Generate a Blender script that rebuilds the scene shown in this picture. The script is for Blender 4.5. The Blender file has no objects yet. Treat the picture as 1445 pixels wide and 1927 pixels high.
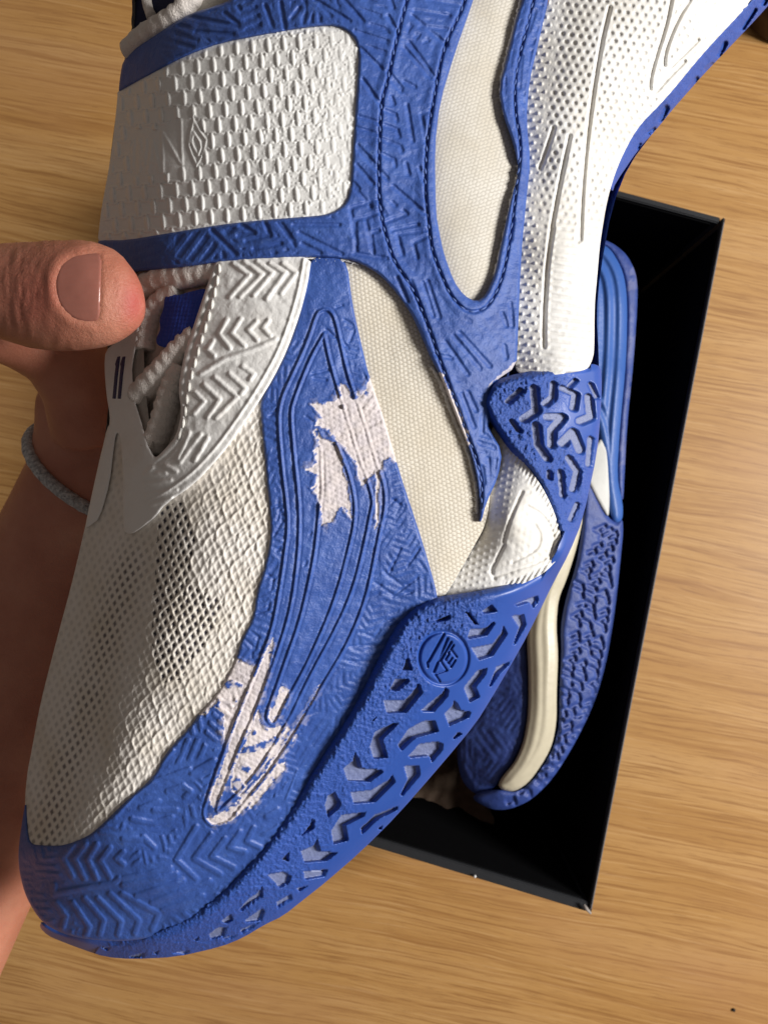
import bpy, bmesh, math, random
import numpy as np
from mathutils import Vector, Matrix

# ------------------------------------------------------------------ camera, world, lamps, exposure
sc = bpy.context.scene
COL = sc.collection
F, CX, CY = 1391.0, 722.5, 963.5          # focal length and centre of the photograph, in its pixels
CAM_Z = 0.49                              # phone held half a metre above the table
Z0 = 0.335                                # level of the held shoe, 155 mm below the lens
Z1 = 0.121                                # level of the shoe in the box

cam_d = bpy.data.cameras.new('camera')
cam = bpy.data.objects.new('camera', cam_d)
COL.objects.link(cam)
cam.location = (0, 0, CAM_Z)
cam_d.sensor_fit = 'VERTICAL'
cam_d.sensor_height = 36.0
cam_d.lens = 36.0 * F / 1927.0
cam_d.clip_start = 0.005
cam_d.clip_end = 50
cam_d.dof.use_dof = True
cam_d.dof.focus_distance = 0.160
cam_d.dof.aperture_fstop = 44
sc.camera = cam

world = bpy.data.worlds.new('World')
sc.world = world
world.use_nodes = True
bg = world.node_tree.nodes['Background']
bg.inputs[0].default_value = (1.0, 0.87, 0.78, 1)
bg.inputs[1].default_value = 0.135

def area(name, loc, target, sx, sy, power, colour):
    l = bpy.data.lights.new(name, 'AREA')
    l.shape = 'RECTANGLE'; l.size = sx; l.size_y = sy
    l.energy = power; l.color = colour
    o = bpy.data.objects.new(name, l); COL.objects.link(o)
    o.location = loc
    o.rotation_euler = (Vector(target) - Vector(loc)).to_track_quat('-Z', 'Y').to_euler()
    return o
# the window to the right of the table
area('window_light', (1.36, 0.0, 1.08), (0.0, 0.0, 0.22), 0.52, 0.52, 44, (1.0, 0.975, 0.94))

sc.view_settings.view_transform = 'Standard'
sc.view_settings.look = 'None'
sc.view_settings.exposure = 0.0
sc.view_settings.gamma = 1.0
sc.cycles.max_bounces = 6
sc.cycles.use_denoising = True

# ------------------------------------------------------------------ numeric helpers
rng = np.random.default_rng(11)
TAB = rng.random((256, 256)).astype(np.float32)

def P(u, v, z):
    d = CAM_Z - z
    return np.stack([(u - CX) * d / F, -(v - CY) * d / F, z], -1)

def PT(u, v, z):
    d = CAM_Z - z
    return Vector(((u - CX) * d / F, -(v - CY) * d / F, z))

def sstep(a, b, x):
    t = np.clip((x - a) / (b - a), 0, 1)
    return t * t * (3 - 2 * t)

def vnoise(U, V, s, seed=0):
    x = U / s + 37.3 * seed; y = V / s + 17.7 * seed
    xi = np.floor(x).astype(np.int64); yi = np.floor(y).astype(np.int64)
    fx = x - xi; fy = y - yi
    fx = fx * fx * (3 - 2 * fx); fy = fy * fy * (3 - 2 * fy)
    a = TAB[xi & 255, yi & 255]; b = TAB[(xi + 1) & 255, yi & 255]
    c = TAB[xi & 255, (yi + 1) & 255]; d = TAB[(xi + 1) & 255, (yi + 1) & 255]
    return (a * (1 - fx) + b * fx) * (1 - fy) + (c * (1 - fx) + d * fx) * fy

def fbm(U, V, s, seed=0, n=3):
    r = 0; w = 0.5
    for k in range(n):
        r = r + w * (vnoise(U, V, s / 2 ** k, seed + k) * 2 - 1); w *= 0.5
    return r

def chaikin(p, n=2):
    p = np.asarray(p, float)
    for _ in range(n):
        q = np.roll(p, -1, 0)
        a = 0.78 * p + 0.22 * q; b = 0.22 * p + 0.78 * q
        p = np.stack([a, b], 1).reshape(-1, 2)
    return p

def sdf_loops(U, V, loops):
    """signed distance to closed loops, negative inside (even-odd)"""
    D = np.full(U.shape, 1e12, np.float32); ins = np.zeros(U.shape, bool)
    for L in loops:
        n = len(L)
        for i in range(n):
            ax, ay = L[i]; bx, by = L[(i + 1) % n]
            dx, dy = bx - ax, by - ay
            l2 = dx * dx + dy * dy + 1e-9
            px = U - ax; py = V - ay
            t = np.clip((px * dx + py * dy) / l2, 0, 1)
            ex = px - t * dx; ey = py - t * dy
            np.minimum(D, ex * ex + ey * ey, out=D)
            if ay != by:
                c = (V >= ay) != (V >= by)
                if c.any():
                    xs = ax + (V - ay) * (dx / dy)
                    ins ^= c & (U < xs)
    D = np.sqrt(D)
    return np.where(ins, -D, D)

def pdist(U, V, pts):
    D = np.full(U.shape, 1e12)
    if len(pts) == 1:
        return np.hypot(U - pts[0][0], V - pts[0][1])
    for (ax, ay), (bx, by) in zip(pts[:-1], pts[1:]):
        dx, dy = bx - ax, by - ay; l2 = dx * dx + dy * dy + 1e-9
        t = np.clip(((U - ax) * dx + (V - ay) * dy) / l2, 0, 1)
        D = np.minimum(D, (U - ax - t * dx) ** 2 + (V - ay - t * dy) ** 2)
    return np.sqrt(D)

def strokes(U, V, polys, w, soft=3.0):
    """0..1 coverage of thick polylines"""
    acc = np.zeros(U.shape)
    for p in polys:
        q = np.asarray(p, float); pad = w + soft
        m = (U > q[:, 0].min() - pad) & (U < q[:, 0].max() + pad) & (V > q[:, 1].min() - pad) & (V < q[:, 1].max() + pad)
        if not m.any(): continue
        d = pdist(U[m], V[m], p)
        k = 1 - sstep(w / 2 - soft / 2, w / 2 + soft / 2, d)
        acc[m] = np.maximum(acc[m], k)
    return acc

def inpoly(U, V, loop):
    L = np.asarray(loop, float); ins = np.zeros(U.shape, bool)
    m = (U >= L[:, 0].min()) & (U <= L[:, 0].max()) & (V >= L[:, 1].min()) & (V <= L[:, 1].max())
    if not m.any(): return ins
    u = U[m]; v = V[m]; r = np.zeros(u.shape, bool); n = len(L)
    for i in range(n):
        ax, ay = L[i]; bx, by = L[(i + 1) % n]
        if ay == by: continue
        c = (v >= ay) != (v >= by)
        r ^= c & (u < ax + (v - ay) * ((bx - ax) / (by - ay)))
    ins[m] = r
    return ins

class Relief:
    """smooth surface through points (u, v, height in mm)"""
    def __init__(s, pts, reg=0.02):
        p = np.asarray(pts, float); s.c = p[:, :2] / 300.0; n = len(p)
        K = s.k(s.c, s.c) + reg * np.eye(n) * 0.1
        A = np.zeros((n + 3, n + 3)); A[:n, :n] = K
        A[:n, n] = 1; A[:n, n + 1:] = s.c; A[n, :n] = 1; A[n + 1:, :n] = s.c.T
        b = np.zeros(n + 3); b[:n] = p[:, 2]
        x = np.linalg.solve(A, b); s.w = x[:n]; s.a = x[n:]
    def k(s, a, b):
        r2 = ((a[:, None, :] - b[None]) ** 2).sum(-1)
        return 0.5 * r2 * np.log(r2 + 1e-12)
    def __call__(s, U, V):
        q = np.stack([np.ravel(U), np.ravel(V)], -1) / 300.0
        out = np.empty(len(q))
        for i in range(0, len(q), 20000):
            e = q[i:i + 20000]
            out[i:i + 20000] = s.k(e, s.c) @ s.w + s.a[0] + e @ s.a[1:]
        return out.reshape(np.shape(U))

def zoom(pts, x0, y0, s):                  # a tracing made on an enlarged crop, back to photograph pixels
    return [(x0 + x / s, y0 + y / s) for x, y in pts]

# ------------------------------------------------------------------ objects
def tag(o, label=None, cat=None, group=None, kind=None):
    if label: o['label'] = label
    if cat: o['category'] = cat
    if group: o['group'] = group
    if kind: o['kind'] = kind
    return o

def link(name, me, mat=None, parent=None, smooth=True):
    o = bpy.data.objects.new(name, me); COL.objects.link(o)
    if mat and not me.materials: me.materials.append(mat)
    if smooth and len(me.polygons):
        me.polygons.foreach_set('use_smooth', np.ones(len(me.polygons), bool))
    if parent:
        o.parent = parent
        o.matrix_parent_inverse = parent.matrix_world.inverted()
    return o

def empty(name, loc):
    o = bpy.data.objects.new(name, None); COL.objects.link(o)
    o.location = loc; o.empty_display_size = 0.01
    bpy.context.view_layer.update()
    return o

def np_mesh(name, verts, quads, tris=None):
    me = bpy.data.meshes.new(name)
    nq = len(quads); nt = 0 if tris is None else len(tris)
    me.vertices.add(len(verts)); me.vertices.foreach_set('co', np.asarray(verts, np.float32).ravel())
    idx = np.asarray(quads, np.int32).ravel()
    starts = np.arange(nq) * 4
    if nt:
        idx = np.concatenate([idx, np.asarray(tris, np.int32).ravel()])
        starts = np.concatenate([starts, nq * 4 + np.arange(nt) * 3])
    me.loops.add(len(idx)); me.loops.foreach_set('vertex_index', idx.astype(np.int32))
    me.polygons.add(nq + nt); me.polygons.foreach_set('loop_start', starts.astype(np.int32))
    me.update(calc_edges=True); me.validate()
    return me

def sheet(name, loops, hfun, mat, parent, step=2.0, thick=1.2, zref=Z0, smooth_loop=2, flip=False):
    """a moulded layer: outline(s) in photograph pixels at the shoe, relief in mm, walls of its thickness"""
    loops = [chaikin(L, smooth_loop) if smooth_loop else np.asarray(L, float) for L in loops]
    allp = np.concatenate(loops)
    u0, v0 = allp.min(0) - 2 * step; u1, v1 = allp.max(0) + 2 * step
    us = np.arange(u0, u1 + step, step); vs = np.arange(v0, v1 + step, step)
    U, V = np.meshgrid(us, vs)
    S = sdf_loops(U.astype(np.float32), V.astype(np.float32), loops)
    cen = 0.25 * (S[:-1, :-1] + S[1:, :-1] + S[:-1, 1:] + S[1:, 1:])
    keep = cen < 0
    nr, nc = U.shape
    ids = np.arange(nr * nc).reshape(nr, nc)
    Q = np.stack([ids[1:, :-1][keep], ids[1:, 1:][keep], ids[:-1, 1:][keep], ids[:-1, :-1][keep]], -1)
    # boundary edges
    E = np.concatenate([Q[:, [0, 1]], Q[:, [1, 2]], Q[:, [2, 3]], Q[:, [3, 0]]])
    key = np.minimum(E[:, 0], E[:, 1]) * (nr * nc) + np.maximum(E[:, 0], E[:, 1])
    _, inv, cnt = np.unique(key, return_inverse=True, return_counts=True)
    BE = E[cnt[inv.ravel()] == 1]
    bv = np.unique(BE)
    gy, gx = np.gradient(S, step)
    uf = U.ravel().copy(); vf = V.ravel().copy(); sf = S.ravel().copy()
    gn = np.hypot(gx.ravel()[bv], gy.ravel()[bv]) + 1e-6
    mv = np.clip(sf[bv], -1.2 * step, 1.2 * step)
    uf[bv] -= mv * gx.ravel()[bv] / gn; vf[bv] -= mv * gy.ravel()[bv] / gn
    sf[bv] = 0
    used = np.unique(Q)
    remap = np.full(nr * nc, -1, np.int64); remap[used] = np.arange(len(used))
    u = uf[used]; v = vf[used]; s = sf[used]
    res = hfun(u, v, s)
    h, attrs = res if isinstance(res, tuple) else (res, {})
    top = P(u, v, zref + h * 1e-3)
    Q = remap[Q]; BE = remap[BE]; bvn = np.unique(BE)
    n = len(used)
    verts = top
    if thick:
        low = P(u[bvn], v[bvn], zref + (h[bvn] - thick) * 1e-3)
        m2 = np.full(n, -1, np.int64); m2[bvn] = n + np.arange(len(bvn))
        W = np.stack([BE[:, 1], BE[:, 0], m2[BE[:, 0]], m2[BE[:, 1]]], -1)
        verts = np.concatenate([top, low]); Q = np.concatenate([Q, W])
    if flip: Q = Q[:, ::-1]
    me = np_mesh(name, verts, Q)
    for k, a in attrs.items():
        full = np.zeros(len(verts), np.float32); full[:n] = a
        if thick: full[n:] = a[bvn]
        at = me.attributes.new(k, 'FLOAT', 'POINT'); at.data.foreach_set('value', full)
    return link(name, me, mat, parent)

def tube_mesh(paths, name, seg=8, closed=False, braid=0.0):
    """round cords; each path is a list of (Vector, radius)"""
    verts = []; quads = []; tris = []
    for path in paths:
        n = len(path); base = len(verts); up = Vector((0.13, 0.21, 0.97))
        for i, (c, r) in enumerate(path):
            if closed: t = path[(i + 1) % n][0] - path[i - 1][0]
            else: t = path[min(i + 1, n - 1)][0] - path[max(i - 1, 0)][0]
            t.normalize()
            a = t.cross(up)
            if a.length < 1e-5: a = t.cross(Vector((1, 0, 0)))
            a.normalize(); b = a.cross(t)
            for k in range(seg):
                th = 2 * math.pi * k / seg
                verts.append(c + (a * math.cos(th) + b * math.sin(th)) * (r * (1 - braid * min(abs(math.sin(2 * th + i * 0.55)), abs(math.sin(2 * th - i * 0.55))))))
        for i in range(n if closed else n - 1):
            j = (i + 1) % n
            for k in range(seg):
                k2 = (k + 1) % seg
                quads.append((base + i * seg + k, base + i * seg + k2, base + j * seg + k2, base + j * seg + k))
        if not closed:
            for e, c in ((0, path[0][0]), (n - 1, path[-1][0])):
                ci = len(verts); verts.append(c.copy())
                for k in range(seg):
                    k2 = (k + 1) % seg
                    f = (base + e * seg + k2, base + e * seg + k, ci) if e == 0 else (base + e * seg + k, base + e * seg + k2, ci)
                    tris.append(f)
    return np_mesh(name, np.array([tuple(v) for v in verts]), quads, tris if tris else None)

def resample(pts, step):
    p = np.asarray(pts, float); d = np.r_[0, np.cumsum(np.hypot(*np.diff(p, axis=0).T))]
    n = max(2, int(d[-1] / step) + 1); t = np.linspace(0, d[-1], n)
    return np.stack([np.interp(t, d, p[:, 0]), np.interp(t, d, p[:, 1])], -1)

def smooth_line(pts, n=2):
    p = np.asarray(pts, float)
    for _ in range(n):
        a = 0.75 * p[:-1] + 0.25 * p[1:]; b = 0.25 * p[:-1] + 0.75 * p[1:]
        p = np.concatenate([p[:1], np.stack([a, b], 1).reshape(-1, 2), p[-1:]])
    return p

# ------------------------------------------------------------------ materials
class NT:
    def __init__(s, name):
        s.m = bpy.data.materials.new(name); s.m.use_nodes = True
        s.t = s.m.node_tree; s.b = s.t.nodes['Principled BSDF']
    def n(s, typ, **kw):
        nd = s.t.nodes.new(typ)
        for k, v in kw.items(): setattr(nd, k, v)
        return nd
    def l(s, a, b): s.t.links.new(a, b)
    def coord(s): return s.n('ShaderNodeTexCoord').outputs['Object']
    def noise(s, scale, detail=3, rough=0.55, vec=None, dist=0.0):
        nd = s.n('ShaderNodeTexNoise'); nd.inputs['Scale'].default_value = scale
        nd.inputs['Detail'].default_value = detail; nd.inputs['Roughness'].default_value = rough
        nd.inputs['Distortion'].default_value = dist
        s.l(vec if vec else s.coord(), nd.inputs['Vector']); return nd.outputs['Fac']
    def ramp(s, fac, stops):
        nd = s.n('ShaderNodeValToRGB'); e = nd.color_ramp.elements
        while len(e) < len(stops): e.new(0.5)
        for x, (p, c) in zip(e, stops):
            x.position = p; x.color = (*c, 1) if len(c) == 3 else c
        s.l(fac, nd.inputs['Fac']); return nd.outputs['Color']
    def mix(s, fac, a, b, mode='MIX'):
        nd = s.n('ShaderNodeMix', data_type='RGBA', blend_type=mode)
        for i, x in ((0, fac), (6, a), (7, b)):
            if isinstance(x, (int, float)): nd.inputs[i].default_value = x
            elif isinstance(x, tuple): nd.inputs[i].default_value = (*x, 1)
            else: s.l(x, nd.inputs[i])
        return nd.outputs[2]
    def math(s, op, a, b=0.0):
        nd = s.n('ShaderNodeMath', operation=op)
        for i, x in ((0, a), (1, b)):
            if isinstance(x, (int, float)): nd.inputs[i].default_value = x
            else: s.l(x, nd.inputs[i])
        return nd.outputs[0]
    def attr(s, name): return s.n('ShaderNodeAttribute', attribute_name=name).outputs['Fac']
    def bump(s, h, dist, strength=1.0, prev=None):
        nd = s.n('ShaderNodeBump'); nd.inputs['Distance'].default_value = dist
        nd.inputs['Strength'].default_value = strength
        s.l(h, nd.inputs['Height'])
        if prev: s.l(prev, nd.inputs['Normal'])
        return nd.outputs['Normal']
    def out(s, col=None, rough=0.5, spec=0.5, normal=None, **kw):
        for k, x in (('Base Color', col), ('Roughness', rough), ('Specular IOR Level', spec)):
            if x is None: continue
            i = s.b.inputs[k]
            if isinstance(x, (int, float)): i.default_value = x
            elif isinstance(x, tuple): i.default_value = (*x, 1)
            else: s.l(x, i)
        if normal: s.l(normal, s.b.inputs['Normal'])
        for k, x in kw.items(): s.b.inputs[k].default_value = x
        return s.m

BLUE = (0.030, 0.076, 0.30); BLUE2 = (0.045, 0.106, 0.375); NAVY = (0.012, 0.016, 0.07)
WORN = (0.60, 0.54, 0.53)

def mat_film(name, a=BLUE, b=BLUE2, rough=0.42, worn=WORN):
    t = NT(name)
    c = t.mix(t.ramp(t.noise(160, 4, 0.6), [(0.35, (0, 0, 0)), (0.72, (1, 1, 1))]), a, b)
    sc_ = t.ramp(t.noise(900, 4, 0.7, dist=1.0), [(0.60, (0, 0, 0)), (0.72, (1, 1, 1))])
    c = t.mix(t.math('MULTIPLY', sc_, 0.30), c, (0.20, 0.30, 0.60))
    w = t.attr('wear')
    wc = t.mix(t.noise(1500, 2), worn, tuple(min(1, x * 1.15) for x in worn))
    c = t.mix(w, c, wc)
    nm = t.bump(t.noise(2600, 4, 0.62), 0.00022, 0.55)
    nm = t.bump(t.noise(520, 3, 0.6), 0.0007, 0.35, nm)
    r = t.mix(w, (rough,) * 3, (0.8,) * 3)
    return t.out(c, r, 0.45, nm)

def mat_white(name, col=(0.74, 0.73, 0.71), rough=0.5, grain=2200, gd=0.00015, dirt=(0.5, 0.42, 0.33), dirt_amt=0.25):
    t = NT(name)
    d = t.ramp(t.noise(110, 5, 0.65), [(0.50, (0, 0, 0)), (0.78, (1, 1, 1))])
    c = t.mix(t.math('MULTIPLY', d, dirt_amt), col, dirt)
    nm = t.bump(t.noise(grain, 4, 0.6), gd, 0.6)
    return t.out(c, rough, 0.4, nm)

def mat_mesh(name, col, hole=(0.02, 0.018, 0.035), rough=0.75):
    t = NT(name)
    d = t.ramp(t.noise(60, 4, 0.6), [(0.4, (0, 0, 0)), (0.75, (1, 1, 1))])
    c = t.mix(d, col, (col[0] * 0.86, col[1] * 0.82, col[2] * 0.74))
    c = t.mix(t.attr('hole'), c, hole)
    nm = t.bump(t.noise(3500, 3), 0.00012, 0.5)
    return t.out(c, rough, 0.25, nm)

def mat_plain(name, col, rough=0.6, spec=0.4, grain=1500, gd=0.0002, var=0.12):
    t = NT(name)
    c = t.mix(t.noise(220, 4), tuple(x * (1 - var) for x in col), tuple(min(1, x * (1 + var)) for x in col))
    nm = t.bump(t.noise(grain, 4, 0.6), gd, 0.6)
    return t.out(c, rough, spec, nm)

def mat_rubber(name):
    t = NT(name)
    c = t.mix(t.noise(180, 4), (0.020, 0.066, 0.31), (0.030, 0.088, 0.37))
    c = t.mix(t.attr('wear'), c, (0.19, 0.215, 0.335))        # dusty floors of the tread pattern
    g = t.attr('rough')
    nm = t.bump(t.noise(1700, 3, 0.7), 0.0007, 0.6)
    mixn = t.n('ShaderNodeMix', data_type='VECTOR')
    geo = t.n('ShaderNodeNewGeometry')
    t.l(g, mixn.inputs[0]); t.l(geo.outputs['Normal'], mixn.inputs[4]); t.l(nm, mixn.inputs[5])
    r = t.mix(g, (0.38,) * 3, (0.5,) * 3)
    return t.out(c, r, 0.38, mixn.outputs[1])

def mat_wood():
    t = NT('oak_laminate')
    mp = t.n('ShaderNodeMapping'); mp.inputs['Rotation'].default_value = (0, 0, math.radians(11))
    t.l(t.coord(), mp.inputs['Vector'])
    def st(sx, sy):
        m = t.n('ShaderNodeMapping'); m.inputs['Scale'].default_value = (sx, sy, 1)
        t.l(mp.outputs[0], m.inputs['Vector']); return m.outputs[0]
    warp = t.noise(1.0, 3, 0.5, st(3.0, 9))
    warp2 = t.noise(1.0, 2, 0.5, st(11, 26))
    wv = t.n('ShaderNodeVectorMath', operation='ADD')
    t.l(mp.outputs[0], wv.inputs[0])
    cmb = t.n('ShaderNodeCombineXYZ')
    t.l(t.math('ADD', t.math('MULTIPLY', warp, 0.026), t.math('MULTIPLY', warp2, 0.004)), cmb.inputs[1]); t.l(cmb.outputs[0], wv.inputs[1])
    def gr(sx, sy, det, ro):
        m = t.n('ShaderNodeMapping'); m.inputs['Scale'].default_value = (sx, sy, 1); t.l(wv.outputs[0], m.inputs['Vector'])
        return t.noise(1.0, det, ro, m.outputs[0])
    big = gr(2.5, 34, 3, 0.5); mid_ = gr(6, 240, 3, 0.6); fine = gr(13, 640, 3, 0.6); pore = gr(60, 2300, 2, 0.6)
    patch = t.noise(1.0, 3, 0.5, st(4, 10))
    c = t.ramp(big, [(0.30, (0.39, 0.200, 0.060)), (0.50, (0.455, 0.248, 0.084)), (0.70, (0.495, 0.284, 0.110))])
    c = t.mix(t.ramp(mid_, [(0.36, (0.6, 0.6, 0.6)), (0.50, (0, 0, 0))]), c, (0.31, 0.145, 0.043))
    c = t.mix(t.ramp(fine, [(0.36, (0.75, 0.75, 0.75)), (0.46, (0, 0, 0))]), c, (0.27, 0.125, 0.038))
    c = t.mix(t.ramp(fine, [(0.56, (0, 0, 0)), (0.66, (0.5, 0.5, 0.5))]), c, (0.56, 0.34, 0.15))
    c = t.mix(t.ramp(pore, [(0.30, (0.7, 0.7, 0.7)), (0.42, (0, 0, 0))]), c, (0.22, 0.10, 0.035))
    c = t.mix(t.ramp(patch, [(0.50, (0, 0, 0)), (0.75, (0.5, 0.5, 0.5))]), c, (0.42, 0.218, 0.10))
    nm = t.bump(fine, 0.0002, 0.25)
    return t.out(c, 0.42, 0.35, nm)

M_FILM = mat_film('blue_film')
M_STRAP = mat_film('blue_strap_film', rough=0.5)
M_RUBBER = mat_rubber('blue_rubber')
M_EYE = mat_white('white_film', (0.76, 0.75, 0.735), 0.48, dirt_amt=0.22)
M_VAMP = mat_mesh('white_vamp_mesh', (0.74, 0.70, 0.655), rough=0.55)
M_CREAM = mat_mesh('cream_mesh', (0.73, 0.685, 0.60), hole=(0.46, 0.41, 0.33))
M_CREAM2 = mat_mesh('grey_cream_mesh', (0.64, 0.61, 0.55), hole=(0.40, 0.37, 0.32))
M_PATCH = mat_white('pearl_patch', (0.76, 0.755, 0.74), 0.26, 1800, 0.00012, dirt_amt=0.12)
M_FOAM = mat_mesh('white_foam', (0.80, 0.79, 0.77), (0.60, 0.585, 0.56), 0.6)  # second, greyer colour paints the shade inside the midsole pits
M_THREAD = mat_plain('blue_thread', (0.075, 0.135, 0.38), 0.6, 0.5, 4000, 0.0002)
M_WTHREAD = mat_plain('white_thread', (0.72, 0.70, 0.66), 0.8, 0.2, 4000, 0.0002)
M_LACE = mat_plain('white_lace', (0.72, 0.665, 0.62), 0.9, 0.15, 2200, 0.0008)
M_TONGUE = mat_plain('tongue_cloth', (0.60, 0.54, 0.49), 0.9, 0.2, 3000, 0.0004, 0.2)
M_NAVYCLOTH = mat_plain('navy_cloth', (0.016, 0.018, 0.05), 0.9, 0.2, 2500, 0.0004, 0.3)
M_WEB = mat_plain('blue_webbing', (0.022, 0.055, 0.36), 0.7, 0.3, 3000, 0.0003)
M_INK = mat_plain('navy_ink', (0.012, 0.016, 0.085), 0.5, 0.4)
M_LINING = mat_plain('grey_lining', (0.36, 0.34, 0.31), 0.9, 0.2, 2500, 0.0004, 0.2)

# ------------------------------------------------------------------ overall relief of the held shoe (mm)
UP = Relief([(225,150,-26),(205,300,-27),(187,450,-27),(250,60,-20),(300,150,-8),(290,300,-8.6),(280,450,-9.6),(360,150,-3.2),(355,300,-3.5),(345,450,-4.2),
 (430,100,-1),(430,250,0),(420,430,-1),(560,60,1),(560,250,2),(560,430,2),(680,50,1),(680,250,1),(680,430,1),
 (760,200,-1),(760,400,-1),(880,100,-5),(900,300,-5),(890,480,-4),(880,650,-4),(990,100,-10),(990,300,-10),
 (980,500,-9),(960,680,-8),(1031,-30,-12),(500,600,2),(620,600,1),(720,650,-2),(800,800,-4),(850,950,-7),
 (830,1110,-10),(360,650,-2),(330,820,-2),(400,760,1),(460,700,2),(260,620,-12),(250,720,-11),(205,720,-20),
 (205,820,-20),(260,860,-8),(180,960,-22),(350,1000,0),(290,1200,-2),(230,1400,-6),(170,1530,-11),(250,1000,-10),
 (200,1200,-14),(150,1380,-18),(100,1520,-23),(165,990,-25),(107,1204,-30),(60,1420,-35),(45,1540,-37),(36,1640,-38),
 (480,900,2),(450,1100,1),(400,1250,-1),(330,1380,-4),(620,900,0),(570,1100,-1),(520,1250,-3),(470,1400,-6),
 (720,1000,-4),(690,1150,-7),(640,1300,-10),(560,1430,-13),(300,1550,-11),(420,1550,-13),(480,1560,-16),
 (150,1650,-20),(300,1680,-18),(400,1650,-19),(90,1720,-31),(200,1755,-26),(300,1740,-25),(60,1600,-28)])
SO = Relief([(822,1123,-7),(749,1171,-6),(677,1310,-8),(601,1434,-11),(500,1586,-15),(419,1682,-18),(291,1757,-23),
 (166,1761,-29),(79,1735,-34),(1039,1100,-21),(978,1221,-23),(894,1362,-26),(749,1532,-31),(612,1661,-35),(498,1740,-37),
 (332,1801,-40),(199,1801,-42),(112,1770,-40),(880,1200,-12),(800,1300,-14),(700,1430,-18),(580,1580,-23),(450,1720,-29),
 (912,740,-4),(925,715,-4),(975,702,-5),(1130,690,-17),(1132,770,-17),(1030,760,-8),(957,846,-6),(1015,916,-9),
 (1080,850,-13),(1123,850,-19),(1096,978,-20),(1045,1000,-12),(1051,1040,-13),(971,1096,-10)])
MI = Relief([(973,690,-11),(982,480,-10.5),(998,300,-11.5),(1000,150,-11.5),(1031,0,-12),(1050,690,-9),(1115,670,-13),
 (1060,480,-9),(1126,490,-14),(1080,300,-9.5),(1161,311,-17),(1120,150,-9.5),(1252,186,-19),(1200,0,-10.5),(1402,10,-25),
 (1300,0,-14),(1030,400,-10),(957,853,-10),(940,871,-12),(899,995,-14),(854,1089,-14),(836,1123,-14),(960,980,-8),
 (1045,1000,-14),(1040,1044,-14),(971,1096,-13),(916,1109,-13)])

shoe = empty('sneaker', PT(620, 900, Z0 - 0.05))
tag(shoe, 'worn blue and white sneaker with peeling blue film, held up in the hand', 'sneaker')

# ---------------- outlines, photograph pixels
O_STRAP = [(262,87),(249,97),(232,115),(227,140),(223.5,173),(226,171),(284,139.5),(349,105),(418.5,80),(498,65),(573,52),(618,48),(640,51),(655,60),(668,73),(674,92),(675,115),(668,224),
 (660,349),(655,370),(647,385),(633,396),(615,403),(598,406),(498,413.5),(408.6,423.5),(319,438.5),(239,452),(186,452),(185,458),(187,466),(210,520),(252,511),(346,502.6),(408,494),(500,487),
 (591,483),(652,487),(678,495),(716.5,517.6),(747,552),(773.6,590),(792.6,632),(811.6,677),(831,712),(850,765),(869,811),
 (888,860),(899,910),(904,963),(901,984),(906,980),(914,948),(937,898),(945,849),(918,803),(922,790),(921,765),(921,740),(930,718),
 (971.5,690),(974,636),(980,483),(990,376),(998,301),(990,226),(996,150),(1014,75),(1031,0),(1040,-40),(480,-40),(434,0),
 (409,10),(359.5,25),(329.5,42),(299.6,62)]
O_WIN = [(905,-45),(890.6,0),(855.5,100),(828,190.7),(818,276),(820,401),(827,440),(834.5,475.7),(853.5,529),(872.5,555.6),
 (895,568),(914,555.6),(933,510),(941,466),(961,376),(976,321),(966,271),(946,216),(938,165.6),(956,100),(971,35),(983,0),(990,-45)]
O_EYE = [(408,488),(500,480),(587,480),(579,536.6),(564,593.7),(541,658),(515,711.7),(484,762),(446,817.6),(415,859),(367,911),
 (311,949),(294,972.7),(256,1002),(242,1005.5),(233.6,998.6),(232,969),(232,914),(229,835),(224,814),(219,816),(214.5,845),
 (207.6,907.5),(188.6,975),(170,990),(160,995),(173,932),(194,838),(206,803.7),(207.6,783),(200.7,741),(197,690),(199,660),(221.5,641),
 (250,600),(264.7,589),(264,600),(259.5,637.6),(251,680),(249,700),(254,755),(268,796.8),(277,835),(290,859),(296,860),(311,845),(332,821),
 (342.6,776),(335.6,731),(346,672),(356.4,637.6),(380.6,565),(403,499)]
O_MUD = [(579,478),(652,480),(663,574.6),(686,673.6),(693.6,704),(724,791.6),(751,887),(773.6,955),(798,1029.6),(824,1122),
 (822,1150),(775,1185),(740,1230),(690,1325),(615,1445),(550,1550),(495,1615),(430,1690),(360,1742),(291,1764),(228,1772),(166,1768),
 (120,1758),(79,1736),(50,1690),(37,1641),(35,1599),(45.7,1524.6),(50,1504),(52,1560),(58,1589),(83,1591),(120,1592),(166,1574),
 (191,1553.6),(232.6,1512),(290.7,1462),(311,1419),(356,1370.6),(373.7,1346),(415,1298),(446,1239),(453,1208),(477.5,1163),
 (483,1116),(504,1050),(511,995),(503,906),(492,791.6),(490,753.6),(515,711.7),(541,658),(564,593.7)]
O_VAMP = [(205,790),(190,860),(175,925),(162,986),(138,1090),(107,1204.5),(76,1325.6),(59,1419),(52,1453.6),(47,1510),(50,1600),(110,1625),(200,1600),
 (300,1500),(400,1380),(440,1330),(500,1240),(520,1130),(545,1000),(530,800),(540,720),(480,700),(400,800),(330,870),(270,880),(235,800)]
O_CREAM = [(630,470),(670,470),(740,500),(800,590),(850,700),(895,820),(925,910),(915,985),(890,1030),(852,1098),(832,1128),(812,1120),(790,1080),(760,985),(710,820),(670,690)]
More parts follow.
